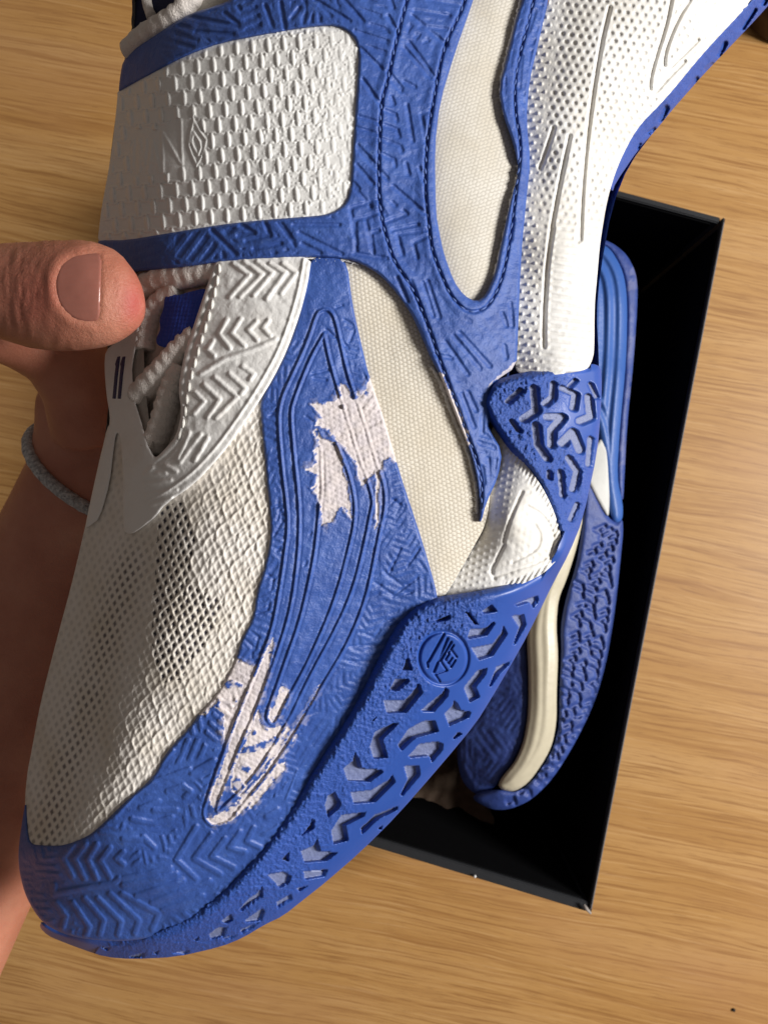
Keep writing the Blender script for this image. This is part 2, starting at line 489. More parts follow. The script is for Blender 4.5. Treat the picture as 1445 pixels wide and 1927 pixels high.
O_OUT = [(822,1123),(800,1130),(777,1144),(749.5,1171),(725,1213),(677,1310),(649,1358),(601,1434),(538,1538),(482,1612),(419,1682),
 (349,1732),(291,1757),(228,1765),(166,1761),(120,1753),(79,1732),(75,1745),(90,1760),(112,1770),(154,1786),(199,1801),(249,1805),(332,1801),
 (415,1782),(457,1765),(498,1740),(533,1723.6),(575,1690),(612,1661),(678.6,1603),(749,1532.6),(832,1437),(894.5,1362),(928,1308),
 (978.5,1221),(1012,1156),(1039,1100),(1071,1040),(1096,978),(1123.7,850),(1130,772),(1132,720),(1130,690),(1115,684),(1089,688),(1050,690),(975,702),
 (928,716),(912,743),(908,759),(920,792),(957,846),(986,874.6),(1015,916),(1035,961),(1049,1000),(1052,1020),(1044,1044),(1020,1071.5),(971,1096),(916,1109.5)]
O_MID = [(1050,-40),(1031,0),(1012,75),(992,150),(985,226),(990,301),(985,376),(976,483),(968,636),(968,712),(1060,704),(1105,696),(1114,677),(1117.6,660),
 (1118,574),(1123,520),(1128,460),(1141.5,376),(1161.5,311),(1197,241),(1252,186),(1322,100),(1402,15),(1450,-40)]
O_WEDGE = [(957.6,835),(940,805),(925,800),(918,850),(930,880),(915,930),(893,995),(870,1044),(848,1089),(828,1126),(916,1120),(971,1104),(1020,1082),(1052,1050),(1058,1016),
 (1042,961),(1020,916),(990,874)]
O_EDGE = [(1455,-40),(1402,12),(1322,97),(1252,183),(1197,238),(1161.5,308),(1146,352),(1152,362),(1156.5,346),(1200,281.5),(1234,244),(1264,207),(1285,183),
 (1322,141),(1369.5,91.5),(1425.5,32),(1445,10),(1490,-40)]

# worn places where the blue film has peeled
W_A = [(583,758),(629,757),(636,744),(642,723),(649,724),(656,731),(664,750),(669,754),(674,735),(680,744),(690,728),(694,712),(720,700),(790,850),(741,868),(731.7,858),(720,878),(713,883),(714,925),(712,989),(705,997),(709,933),(705,887),(693,898),(682,917),(674.6,902),(674.6,879),(648,841),(625,822),(614,806),(589,799),(606,786)]
W_B = [(587,811),(596,805),(602,822),(617,828),(632.7,833.5),(648,887),(657,925),(663,978),(651,963),(640,951),(629,970),(606,993),(604,955),(594,928),(581,915),(593,908),(593,890),(573,885),(598,871),(591,850),(602,839)]
W_C = [(514,1199),(515,1215),(500,1290),(470,1375),(440,1440),(415,1500),(400,1520),(392,1500),(421,1440),(440,1380),(418,1400),(412,1370),(424,1345),(404,1330),(410,1290),(446,1239),(469,1251),(487,1254),(505,1215)]
W_D = [(507,1355),(503,1345),(531,1292),(545,1299),(540,1320),(521,1355),(514,1361)]
W_E = [(486,1335),(498,1368),(518,1370),(538,1362),(545,1372),(520,1420),(480,1460),(452,1500),(438,1490),(434,1478),(440,1440),(462,1400)]
W_F = [(604,1284),(594,1317),(559,1379),(504,1469),(470,1510),(445,1538),(425,1552),(400,1553),(388,1540),(404,1538),(430,1520),(452,1503),(497,1455),(538,1396),(587,1324)]
W_G = [(538,1434),(533,1448),(515,1470),(473,1521),(465,1522),(490,1480),(515,1440)]
ISL = [[(422,1286),(437,1281),(457,1288),(455,1294),(428,1297)],[(397,1312),(416,1305),(412,1330),(400,1332)],[(408,1360),(424,1352),(420,1380),(424,1400),(412,1404)],
 [(452,1418),(462,1406),(490,1396),(521,1386),(523,1392),(500,1408),(465,1419)],[(449,1446),(462,1436),(474,1447),(468,1456)],[(437,1470),(448,1458),(458,1478),(452,1488),(440,1490)],[(474,1378),(482,1372),(484,1382),(476,1384)],
 [(441,1318),(446,1314),(448,1321),(443,1323)],[(487,1352),(495,1360),(504,1374),(496,1372)]]

Z4 = lambda p: zoom(p, 450, 430, 2.627)
Z2 = lambda p: zoom(p, 400, 950, 2.89)
ZT = lambda p: zoom(p, 0, 1400, 2.408)
Z6 = lambda p: zoom(p, 640, 150, 5.5)
Z1z = lambda p: zoom(p, 0, 0, 2.007)
Z3 = lambda p: zoom(p, 0, 430, 2.89)

RIDGES = [smooth_line(p) for p in [
 [(614,582),(605,583),(596,590),(579,643),(553,700),(528,753),(524,795),(532,887),(541,955),(542,1000),(538,1030),(526,1116),(511,1192),(483,1261),(435,1379),(403,1469),(390,1508),(382,1529),(390,1551),(409,1556),(436,1545),(455,1518),(514,1448),(566,1365),(608,1289),(656,1210),(691,1123),(711,1019),(727,950),(722,906),(709,875),(690,810),(671,753),(652,696),(636,620),(629,594),(621,584),(614,582)],
 [(610,628),(606,636),(583,677),(553,753),(547,780),(555,868),(563,944),(564,997),(561,1047),(549,1144),(521,1234),(486,1330),(448,1414),(407,1524),(411,1530),(452,1490),(486,1452),(514,1407),(549,1348),(580,1279),(628,1192),(663,1116),(684,1036),(699,960),(703,945),(693,906),(678,868),(660,810),(644,757),(621,681),(610,628)],
 [(604,841),(606,925),(602,950),(594,1036),(580,1106),(563,1175),(538,1244),(514,1313),(502,1346),(505,1360),(514,1364),(522,1358),(538,1324),(573,1261),(608,1185),(635,1116),(656,1036),(667,990),(669,944),(656,887),(633,834)]]]

def mosaic(U, V, seed, cell=70.0, period=17.0, ang0=0.0):
    """embossed mosaic of bars and chevrons: 0..1"""
    gi = np.floor(U / cell).astype(int); gj = np.floor(V / cell).astype(int)
    F1 = np.full(U.shape, 1e9); F2 = np.full(U.shape, 1e9)
    bx = np.zeros(U.shape); by = np.zeros(U.shape); bh = np.zeros(U.shape)
    for di in (-1, 0, 1):
        for dj in (-1, 0, 1):
            i = gi + di; j = gj + dj
            r1 = TAB[(i + seed * 7) & 255, (j + seed * 3) & 255]; r2 = TAB[(i * 3 + seed) & 255, (j * 5 + 11 * seed) & 255]
            r3 = TAB[(i * 7 + 5 + seed) & 255, (j + 91 + seed) & 255]
            px = (i + 0.2 + 0.6 * r1) * cell; py = (j + 0.2 + 0.6 * r2) * cell
            d = np.hypot(U - px, V - py)
            c = d < F1
            F2 = np.where(c, F1, np.minimum(F2, d))
            F1 = np.where(c, d, F1); bx = np.where(c, px, bx); by = np.where(c, py, by); bh = np.where(c, r3, bh)
    th = ang0 + np.floor(bh * 5) * (math.pi / 5) * 1.0
    x = (U - bx) * np.cos(th) + (V - by) * np.sin(th); y = -(U - bx) * np.sin(th) + (V - by) * np.cos(th)
    c = np.where((bh * 37) % 1 < 0.65, x + 0.75 * np.abs(y), x)
    ph = np.abs(((c / period) % 1) - 0.5) * 2
    bar = sstep(0.42, 0.62, ph)
    return bar * sstep(4, 9, F2 - F1)

# ---------------- vamp: knitted toe mesh with ogee cells
NAVYZ = [(300,950),(345,945),(370,1010),(352,1100),(420,1130),(400,1190),(340,1280),(300,1285),(285,1200),(292,1080)]
def h_vamp(u, v, s):
    h = UP(u, v) - 1.0
    th = math.radians(12)
    wob = 7 * fbm(u, v, 150, 5)
    x = u * math.cos(th) + v * math.sin(th) + wob; y = -u * math.sin(th) + v * math.cos(th) + wob
    px, py = 38.0, 29.0
    ringL = np.zeros(u.shape); near = np.full(u.shape, 1e9)
    r0 = np.round(y / py)
    for dj in (-1, 0, 1):
        rj = r0 + dj; off = 0.5 * (rj % 2)
        for di in (0, 1):
            cx_ = (np.floor(x / px - off) + di + off) * px
            ex = (x - cx_) / 18.5; ey = (y - rj * py) / 26.0
            rho = np.hypot(ex, ey)
            rg_ = np.exp(-((rho - 0.93) * 19 / 1.9) ** 2) * (0.22 + 0.78 * sstep(0.15, -0.75, ex))
            ringL = np.maximum(ringL, rg_)
    ridge = ringL
    q = 13.5
    a = (x * 0.9 + y * 0.55) / q; b = (x * 0.9 - y * 0.55) / q
    da = np.abs(a - np.round(a)); db = np.abs(b - np.round(b))            # crossing threads
    fine = np.maximum(np.exp(-(da / 0.17) ** 2), np.exp(-(db / 0.17) ** 2)) + 0.25 * np.exp(-((da + db) / 0.3) ** 2)
    crest = sstep(-10, 40, (u - (455 - 0.31 * (v - 560))))             # bolder cells towards the lit side
    side = 0.35 + 0.65 * sstep(150, 300, u + (v - 1300) * 0.42)
    h = h + side * (0.26 * ridge + 0.20 * fine)
    nz = inpoly(u, v, NAVYZ).astype(float)
    pores = sstep(0.16, 0.34, np.minimum(da, db))
    band = np.exp(-((u - (232 - 0.30 * (v - 1100))) / 38) ** 2) * sstep(990, 1080, v) * (0.6 + 0.4 * vnoise(u, v, 40, 3))
    hole = pores * np.clip(nz * 1.0 + 0.75 * band + 0.16, 0, 1)
    h = h - 0.22 * pores * (0.25 + nz * 0.75)
    return h, {'hole': hole}
vamp = sheet('toe_mesh', [O_VAMP], h_vamp, M_VAMP, shoe, 2.0, 1.5)

# ---------------- cream mesh of the side, two windows
def knit(u, v, ang, px, py):
    c, s_ = math.cos(ang), math.sin(ang)
    x = (u * c + v * s_) / px; y = (-u * s_ + v * c) / py
    x = x + 0.5 * (np.floor(y) % 2)
    fx = x - np.floor(x) - 0.5; fy = y - np.floor(y) - 0.5
    return np.clip(1 - (fx ** 2 * 3.4 + fy ** 2 * 3.4), 0, 1), fx, fy
def h_cream(u, v, s):
    k, fx, fy = knit(u + 3 * fbm(u, v, 60, 8), v + 3 * fbm(u, v, 60, 9), math.radians(28), 9.5, 6.8)
    edge = np.exp(-((np.minimum(-s, 60) - 10) / 18) ** 2)
    h = UP(u, v) - 1.5 + 0.7 * (1 - np.exp(-np.clip(-s, 0, None) / 25)) + 0.16 * k + 0.25 * fbm(u, v, 70, 2)
    return h, {'hole': sstep(0.55, 0.15, k)}
sheet('side_mesh', [O_CREAM], h_cream, M_CREAM, shoe, 2.0, 1.5)
def h_win(u, v, s):
    k, fx, fy = knit(u + 2 * fbm(u, v, 60, 8), v + 2 * fbm(u, v, 60, 9), math.radians(-18), 8.5, 6.5)
    h = UP(u, v) - 2.0 + 1.0 * (1 - np.exp(-np.clip(-s, 0, None) / 22)) + 0.13 * k + 0.3 * fbm(u, v, 90, 4)
    return h, {'hole': 0.8 * sstep(0.55, 0.15, k)}
big = [(u + (14 if u > 900 else -14), v + (12 if v > 500 else 0)) for u, v in O_WIN]
sheet('collar_mesh', [big], h_win, M_CREAM2, shoe, 2.2, 1.5)

# ---------------- mudguard: blue film over the toe and the side, embossed and peeling
CH_TOE = [ZT(p) for p in [
 [(330,455),(285,520),(330,600)],[(390,455),(340,520),(385,610)],[(440,455),(400,525),(440,610)],[(500,470),(455,530),(500,605)],[(560,490),(530,520),(560,545)],
 [(245,640),(245,680),(400,650),(520,630),(540,610)],[(560,610),(775,565)],[(560,640),(800,590)],[(620,690),(830,620)],[(690,720),(950,620)],[(740,755),(920,690)],
 [(890,375),(800,525),(890,610)],[(960,410),(880,520),(1000,590)],[(1020,430),(960,510),(1060,560)],[(1090,400),(1040,470),(1110,490)],
 [(255,720),(300,780),(285,830)],[(330,720),(405,830),(390,870)],[(385,700),(470,800),(455,860)],[(445,700),(550,805),(535,865)],[(500,680),(630,800),(610,860)],[(555,680),(720,770),(690,840)],
 [(660,185),(860,115)],[(870,130),(970,75)],[(720,90),(780,30)],[(600,235),(520,330)],[(760,215),(830,190),(865,215),(840,240)],[(640,290),(720,260)],[(600,340),(700,360),(780,330)],[(700,300),(800,300)],[(560,430),(640,430)],[(650,420),(700,470)],
 [(1150,380),(1120,440),(1180,470)],[(1210,330),(1260,300)]]]
CH_SIDE = [Z2(p) for p in [[(880,420),(1000,500),(1090,470)],[(930,360),(1040,450),(1110,400)],[(960,370),(1020,240)],[(1060,330),(1120,240)],[(980,500),(1060,430)],[(750,770),(880,760)],[(750,850),(860,850)],[(800,690),(880,720),(910,680)],[(930,640),(980,620)],
 [(330,170),(380,90),(375,40)],[(320,460),(330,400),(300,380)],[(240,590),(300,570),(310,530)],[(200,680),(250,720),(230,790)],[(170,730),(220,770),(215,830)],[(350,250),(370,230)],[(500,330),(510,310)],[(530,160),(535,150)]]] + \
 [Z4(p) for p in [[(150,930),(190,890)],[(160,1380),(210,1370),(190,1440)],[(430,500),(540,590)],[(520,450),(590,500)],[(360,720),(440,700)],[(370,740),(430,750)],[(530,480),(570,500),(545,560)],[(480,390),(510,380)],[(330,930),(370,960)],[(760,1340),(800,1370),(770,1420)]]]
def h_mud(u, v, s):
    h = UP(u, v)
    jag = (7 - 4 * sstep(1000, 1200, v)) * fbm(u, v, 17, 21, 3) + 2.5 * fbm(u, v, 7, 24, 2)
    uw = u + jag; vw = v + 0.8 * jag
    w = np.zeros(u.shape, bool)
    for L in (W_A, W_B, W_C, W_D, W_E, W_F, W_G): w |= inpoly(uw, vw, L)
    for L in ISL: w &= ~inpoly(uw, vw, L)
    w = w | ((vw > 1250) & (vw < 1500) & (s > -9 - 12 * fbm(u, v, 30, 33)) & (u < 470) & (v < 1345))
    ridge = strokes(u, v, RIDGES, 5.0, 4.5)
    w = w & ~((ridge > 0.6) & (fbm(u, v, 40, 7) > np.where(v < 960, 0.42, -0.28)))
    rg = strokes(u, v, RIDGES, 11.0, 3)
    toe = 0.45 * strokes(u, v, CH_TOE, 10, 5)
    sd = -0.30 * strokes(u, v, CH_SIDE, 5, 4)
    free = (1 - rg) * sstep(0, 6, -s)
    inside0 = inpoly(u, v, [(614,586),(580,643),(553,700),(528,760),(535,900),(542,1000),(526,1116),(483,1261),(390,1510),(400,1553),(455,1518),(608,1289),(691,1123),(727,950),(690,810),(636,620)]).astype(float)
    band = ((u < 545) & (v < 1250)) | ((u - 400) * 0.55 + (1240 - v) * 0.18 < 0) & (v < 1620)
    mm = mosaic(u, v, 5, 52, 15); mt = mosaic(u, v, 23, 66, 17, 0.4)
    toezone = inpoly(u, v, [(30,1480),(50,1560),(120,1592),(290,1462),(373,1346),(415,1298),(440,1330),(385,1500),(400,1570),(460,1560),(560,1450),(500,1620),(300,1770),(60,1760),(20,1600)])
    mos = np.where(toezone, 0.30 * mt * (1 - strokes(u, v, CH_TOE, 34, 8)), -0.17 * mm * (v > 640) * (1 - inside0))
    h = h + 0.42 * ridge * np.where(w & (v < 960), 0.2, 1) - 0.18 * (strokes(u, v, RIDGES, 12, 5) - ridge) + free * (toe + sd + mos)
    inside = np.where(inpoly(u, v, [(614,590),(590,640),(545,720),(535,800),(550,930),(545,1060),(500,1240),(400,1500),(420,1545),(520,1430),(660,1190),(715,980),(690,830),(640,650)]), 1.0, 0)
    crease = fbm(u * 0.5, v, 30, 12, 4)
    h = h + 0.16 * fbm(u, v, 14, 14, 3) + 0.22 * crease + inside * 0.18 * fbm(u + v * 0.4, v * 0.25, 16, 15, 3)
    wf = w.astype(float)
    def worn_at(du, dv, grow):
        r = np.zeros(u.shape, bool)
        for L in (W_A, W_B, W_C, W_D, W_E, W_F, W_G): r |= inpoly(uw + du, vw + dv, L)
        return r
    halo = np.zeros(u.shape)
    for du, dv in ((4, 0), (-4, 0), (0, 5), (0, -5), (8, 3), (-8, -3), (3, 10), (-3, -10)):
        halo += worn_at(du, dv, 0) / 8.0
    thin = (1 - wf) * halo * sstep(0.0, 0.25, fbm(u, v, 9, 160, 3) + 0.05)      # film rubbed thin beside the bare cloth
    h = h + (1 - wf) * 0.16 * (halo > 0.2)
    flecks = wf * (fbm(u, v, 8, 162, 2) > 0.33) * sstep(0.9, 0.6, halo)          # blue specks left on it
    k, _, _ = knit(u, v, 0.5, 11.5, 8.5)
    h = h - wf * 0.22 + wf * (0.16 * k + 0.10 * fbm(u, v, 9, 3))
    h = h - 0.7 * (1 - np.clip(-s / 4.0, 0, 1)) ** 2
    return h, {'wear': np.clip(wf * (0.86 + 0.14 * vnoise(u, v, 12, 165)) - 0.9 * flecks + 0.75 * thin, 0, 1)}
sheet('mudguard', [O_MUD], h_mud, M_FILM, shoe, 2.0, 1.4)

# ---------------- white eyestay with the number
CH_EYE = [Z3(p) for p in [
 [(1270,190),(1355,250),(1250,370)],[(1330,180),(1425,250),(1305,370)],[(1400,180),(1480,240),(1380,360)],[(1470,190),(1550,240),(1450,380)],[(1540,190),(1610,240),(1530,350)],
 [(1235,495),(1190,570),(1250,650)],[(1310,490),(1260,570),(1330,635)],[(1395,505),(1350,550),(1400,605)],[(1460,500),(1430,540),(1470,580)],[(1160,610),(1130,660),(1165,690)],
 [(1090,790),(1220,710),(1400,650),(1500,600)],[(1060,890),(1110,940),(1055,1005)],[(1110,850),(1195,930),(1130,1025)],[(1170,810),(1290,915),(1175,1030)],[(1250,790),(1335,870),(1310,900)],[(1320,750),(1380,790),(1360,820)],
 [(1030,1110),(970,1250)],[(1090,1120),(980,1270)],[(1130,1140),(1060,1260)],[(900,1290),(960,1320)],[(830,1300),(790,1340),(900,1330)],[(790,1390),(930,1370)],[(800,1450),(960,1420)],[(820,1500),(930,1470)]]]
EYE_RIM = [smooth_line(p) for p in [[(572,487),(563,540),(548,594),(526,655),(498,708),(468,756),(432,808),(402,848),(356,896),(305,930),(276,945)],
 [(556,487),(546,545),(531,595),(508,655)],[(411,500),(393,570),(366,645),(354,690),(346,740),(352,780),(342,828),(318,856),(296,872)]]]
def h_eye(u, v, s):
    h = UP(u, v) + 0.55
    h = h + 0.42 * strokes(u, v, CH_EYE, 8, 5) + 0.35 * strokes(u, v, EYE_RIM[:1], 5, 4) - 0.3 * strokes(u, v, EYE_RIM[2:], 5, 4)
    h = h + 0.22 * fbm(u, v, 24, 40, 4) * (0.4 + 0.6 * sstep(250, 330, u)) + 0.12 * fbm(u, v, 9, 43)
    h = h - 0.4 * (1 - np.clip(-s / 4.0, 0, 1)) ** 2
    return h
sheet('eyestay', [O_EYE], h_eye, M_EYE, shoe, 2.0, 1.3, smooth_loop=1)
D1 = Z3([(627,737),(640,697),(656,695),(643,800),(631,927),(613,925),(624,800),(630,750)])
D2 = [(u + 9.6, v) for u, v in D1]
for D in (D1, D2):
    sheet('number_one', [D], lambda u, v, s: h_eye(u, v, s * 0 - 12) + 0.10, M_INK, shoe, 1.5, 0.1, smooth_loop=0)

# ---------------- throat: tongue, laces, webbing loop
sheet('tongue', [[(240,500),(420,485),(405,560),(365,650),(355,760),(345,840),(300,885),(262,830),(240,720),(250,620)]],
      lambda u, v, s: UP(u, v) - 5.5 + 1.6 * fbm(u, v, 70, 50) + 0.25 * fbm(u, v, 12, 51), M_TONGUE, shoe, 3, 3)
sheet('throat_lining', [[(262,590),(270,600),(272,690),(278,770),(292,850),(284,862),(262,800),(246,740),(244,690),(255,640)]],
      lambda u, v, s: UP(u, v) - 1.2 + 0.3 * fbm(u, v, 14, 52), M_LINING, shoe, 2.5, 4)
def cord(name, pts, r_mm, hoff, mat, parent, braid=True, sub=3.0):
    L = resample(smooth_line(pts, 3), sub)
    hh = UP(L[:, 0], L[:, 1]) + hoff
    path = [(PT(u, v, Z0 + h * 1e-3), r_mm * 1e-3 * (1 + (0.04 * math.sin(i * 0.9) if braid else 0))) for i, ((u, v), h) in enumerate(zip(L, hh))]
    return link(name, tube_mesh([path], name, 20, braid=0.09 if braid else 0.0), mat, parent)
cord('lace', [(258,548),(285,532),(315,522),(350,522),(385,512),(425,505)], 2.7, -2.9, M_LACE, shoe)
cord('lace', [(274,660),(280,610),(296,570),(340,545)], 2.5, -3.9, M_LACE, shoe)
cord('lace', [(262,745),(290,715),(315,690),(345,655),(375,630)], 3.0, -3.4, M_LACE, shoe)
cord('lace', [(286,850),(308,795),(322,740),(345,690)], 3.0, -4.6, M_LACE, shoe)
def h_web(u, v, s):
    return UP(u, v) - 1.3 + 0.9 * np.sqrt(np.clip(-s / 25, 0, 1)) + 0.10 * np.sin(u * 0.95 + 0.2 * v) + 0.08 * np.sin(v * 0.8) + 0.35 * fbm(u, v, 20, 53)
sheet('webbing_loop', [[(310,553),(335,556),(360,548),(395,541),(380,600),(352,658),(318,656),(296,650),(294,637),(303,620),(300,600),(309,580)]], h_web, M_WEB, shoe, 2.0, 2.0)

# ---------------- top of the tongue and collar lace at the upper left
sheet('collar', [[(246,-45),(250,20),(247,40),(250,60),(247,110),(300,90),(450,30),(520,-45)]],
      lambda u, v, s: UP(u, v) - 5.0 + 1.5 * fbm(u, v, 40, 60) , M_NAVYCLOTH, shoe, 3, 3)
sheet('collar_lining', [[(372,-45),(366,10),(350,50),(380,40),(450,10),(520,-45)]],
      lambda u, v, s: UP(u, v) - 3.2 + 0.3 * fbm(u, v, 14, 61), M_LINING, shoe, 3, 3)
cord('collar_lace', [(243,95),(262,75),(285,58),(310,45),(335,28),(355,8),(372,-20),(380,-40)], 2.4, -1.0, M_LACE, shoe)
cord('collar_lace', [(286,32),(280,18),(276,0),(275,-30)], 1.2, -3.0, M_LACE, shoe)

# ---------------- strap and side panel: one embossed blue piece with two openings
GR = [Z6(p) for p in [[(540,10),(630,115)],[(660,20),(770,75)],[(690,260),(750,635)],[(930,320),(840,360),(885,640)],[(530,180),(555,250)],[(470,320),(570,360),(585,420)],
 [(460,470),(590,520),(610,590)],[(440,620),(620,690),(640,740)],[(440,770),(560,830),(570,890)],[(180,680),(370,890)],[(170,880),(340,1080)],[(130,1060),(190,1130)],
 [(420,950),(485,1025)],[(680,870),(710,980)],[(820,910),(860,1040)],[(550,1100),(870,1380)],[(540,1270),(570,1300)],[(480,1470),(690,1390),(650,1360)],[(540,1560),(800,1500)],
 [(380,1240),(105,1330),(170,1700)],[(400,1370),(260,1430),(330,1750)],[(880,1560),(590,1600),(645,1810)],[(890,1620),(755,1690),(795,1845)],[(150,1800),(480,1850)],[(470,1400),(430,1330)],[(180,500),(370,560)],[(190,380),(390,440)]]] + \
 [Z1z(p) for p in [[(800,870),(890,960)],[(1000,840),(1020,890),(930,910)],[(910,850),(960,880),(900,890)],[(1110,850),(1280,850)],[(1130,880),(1290,960)],[(1140,920),(1210,955)],[(960,940),(1060,920)],
  [(1370,300),(1440,400)],[(1360,180),(1440,260)],[(1350,560),(1420,640)],[(1330,700),(1400,780)],[(1390,820),(1340,830),(1345,950)],[(1430,870),(1400,880),(1410,960)],
  [(1000,20),(1030,100)],[(1060,10),(1075,105)],[(1190,0),(1320,80)],[(1130,30),(1100,70)],[(700,60),(900,100)],[(740,120),(880,130)],[(850,50),(900,90)],[(1210,20),(1250,60)],[(1300,0),(1370,80)]]] + \
 [Z4(p) for p in [[(780,240),(830,360)],[(850,260),(900,400)],[(910,270),(960,430)],[(930,260),(990,440)],[(1020,560),(1130,720)],[(1060,530),(1190,690)],[(1090,515),(1240,680)],[(1300,420),(1320,480)],[(1340,370),(1350,480)],[(1310,580),(1320,640)],[(950,620),(1050,640)],[(1100,820),(1160,980)],[(1130,810),(1170,900)],[(1200,1180),(1210,1260)]]] + \
 [zoom(p, 720, 0, 1.993) for p in [[(110,60),(240,170)],[(100,160),(200,300)],[(120,40),(250,60)],[(20,60),(60,130)],[(140,100),(240,110)],[(20,270),(70,330)],[(170,0),(290,20)],[(80,180),(180,290)],[(30,0),(40,30)],[(570,40),(545,120)],[(520,210),(510,330)],[(490,820),(480,900)]]]
S1 = smooth_line([(768,-10),(745,75),(729,152),(718,186),(714.5,241),(712,313.6),(712.7,368),(718,413.6),(724,437),(739,491),(770,533),(789,571),(811.6,632),(830.6,689),(853.5,746),(876,810.6),(895,860),(907,909.6),(905,955)])
S2 = smooth_line([(876,-10),(870.5,15),(835,85),(820,160.6),(812.7,204.5),(803.6,262.7),(800,313.6),(800,368),(805.5,413.6),(811,468),(825,506),(846,555.6),(872,583),(890,588),(914,580),(933,552),(948.7,506),(960,441),(971,351),(981,281),(966,200.7),(971,125),(991,50),(1005,-10)])
def h_strap(u, v, s):
    h = UP(u, v) + 1.1
    st = strokes(u, v, [S1, S2], 4.5, 5)
    tr = strokes(u, v, GR, 7.5, 4.5)
    near = strokes(u, v, GR, 26, 8)
    traced = inpoly(u, v, [(640,150),(760,90),(900,60),(1000,260),(980,520),(970,700),(880,760),(700,520),(560,480),(640,400)])
    free = (1 - strokes(u, v, [S1, S2], 26, 10)) * sstep(4, 9, -s)
    mo = mosaic(u, v, 9, 96, 21) * (1 - near)
    mo = np.where(traced, mo * 0.2, mo) * np.where(u < 330, 0.35, 1)
    h = h - 0.36 * tr - 0.32 * mo * free - 0.55 * st
    h = h + 0.30 * (strokes(u, v, [S1, S2], 26, 14) - st)
    h = h + 0.30 * fbm(u, v, 40, 70, 3) + 0.14 * fbm(u, v, 11, 73, 3)
    h = h - 0.8 * (1 - np.clip(-s / 5.0, 0, 1)) ** 2
    wear = np.zeros(u.shape)
    q = s + 6 + 5 * fbm(u, v, 16, 75)
    wear = np.where(inpoly(u, v, [(890,760),(905,720),(925,700),(980,676),(980,700),(930,716),(912,735),(906,770)]) & (q > 0), 0.75, 0)
    wear = np.maximum(wear, np.where(inpoly(u, v, [(825,700),(838,705),(890,830),(880,840),(840,760)]) & (s > -7 - 10 * fbm(u, v, 14, 77)), 1, 0))
    return h, {'wear': wear}
O_STRAP_WAVY = []
for (a, b) in zip(O_STRAP, O_STRAP[1:] + O_STRAP[:1]):
    O_STRAP_WAVY.append(a)
sheet('strap', [O_STRAP, O_WIN], h_strap, M_STRAP, shoe, 2.0, 2.0, smooth_loop=1)

# ---------------- pearl white patch in the strap, basket weave relief with emblem
ZP = lambda p: zoom(p, 180, 180, 4.817)
DIA = ZP([(885,190),(960,320),(1020,400),(985,540),(915,660),(860,540),(830,450),(850,320)])
DIA2 = ZP([(890,330),(945,420),(955,470),(930,540),(890,470),(872,420)])
LET = [ZP(p) for p in [[(610,690),(605,330)],[(605,330),(770,610)],[(785,620),(772,220)],[(480,700),(520,410)],[(520,410),(585,690)],[(500,600),(560,600)],[(400,690),(395,400),(440,620),(460,400)],[(330,660),(345,400)]]]
PLAIN = ZP([(330,300),(600,310),(700,210),(790,200),(860,210),(900,180),(1030,400),(920,680),(780,640),(760,690),(560,720),(320,740)])
def h_patch(u, v, s):
    h = UP(u, v) + 0.2
    a = math.radians(-5)
    x = u * math.cos(a) + v * math.sin(a) + 2 * fbm(u, v, 80, 80); y = -u * math.sin(a) + v * math.cos(a)
    px, py = 30.0, 28.5
    r = np.floor(y / py); xs = x / px + 0.5 * (r % 2)
    fx = (xs - np.floor(xs) - 0.5) * px; fy = (y / py - r - 0.5) * py
    stud = np.clip(1 - (np.abs(fx) / 4.6) ** 2 - (np.abs(fy) / 15.5) ** 3, 0, 1)
    stud = np.sqrt(stud)
    bar = np.clip(1 - ((np.abs(fy) - 13.5) / 4.2) ** 2, 0, 1) * (np.abs(fx) > 5)
    bar = bar * sstep(0, 12, np.abs(fx))
    plain = inpoly(u, v, PLAIN).astype(float)
    em = 0.22 * strokes(u, v, LET, 6, 3)
    dd = sdf_loops(u.astype(np.float32), v.astype(np.float32), [DIA]) if True else 0
    d2 = sdf_loops(u.astype(np.float32), v.astype(np.float32), [DIA2])
    em = em + 0.28 * (1 - sstep(1.5, 3.5, np.abs(dd + 3))) + 0.3 * (1 - sstep(1.5, 3.5, np.abs(d2))) 
    edge = sstep(2, 10, -s)
    beads = np.maximum(0, vnoise(u, v, 4.2, 83) - 0.62) * sstep(380, 560, u) * (1 - stud)
    flat = 1 - 0.55 * sstep(560, 640, u)
    h = h + (1 - plain) * edge * (0.40 * stud * flat + 0.24 * bar * flat) * (1 + 0.7 * sstep(350, 280, u)) + plain * em + 0.7 * beads + 0.06 * fbm(u, v, 6, 85)
    return h
sheet('strap_patch', [[(u + (3 if u > 240 else 0), v) for u, v in [(221,170),(284,136),(349,102),(418,77),(498,62),(573,49),(620,45),(656,54),(676,78),(678,115),(671,224),(663,349),(656,376),(635,399),(598,409),(498,417),(408,427),(319,442),(239,455),(184,458),(187,430),(192,389),(209,299),(222,184)]]],
      h_patch, M_PATCH, shoe, 1.7, 1.5)

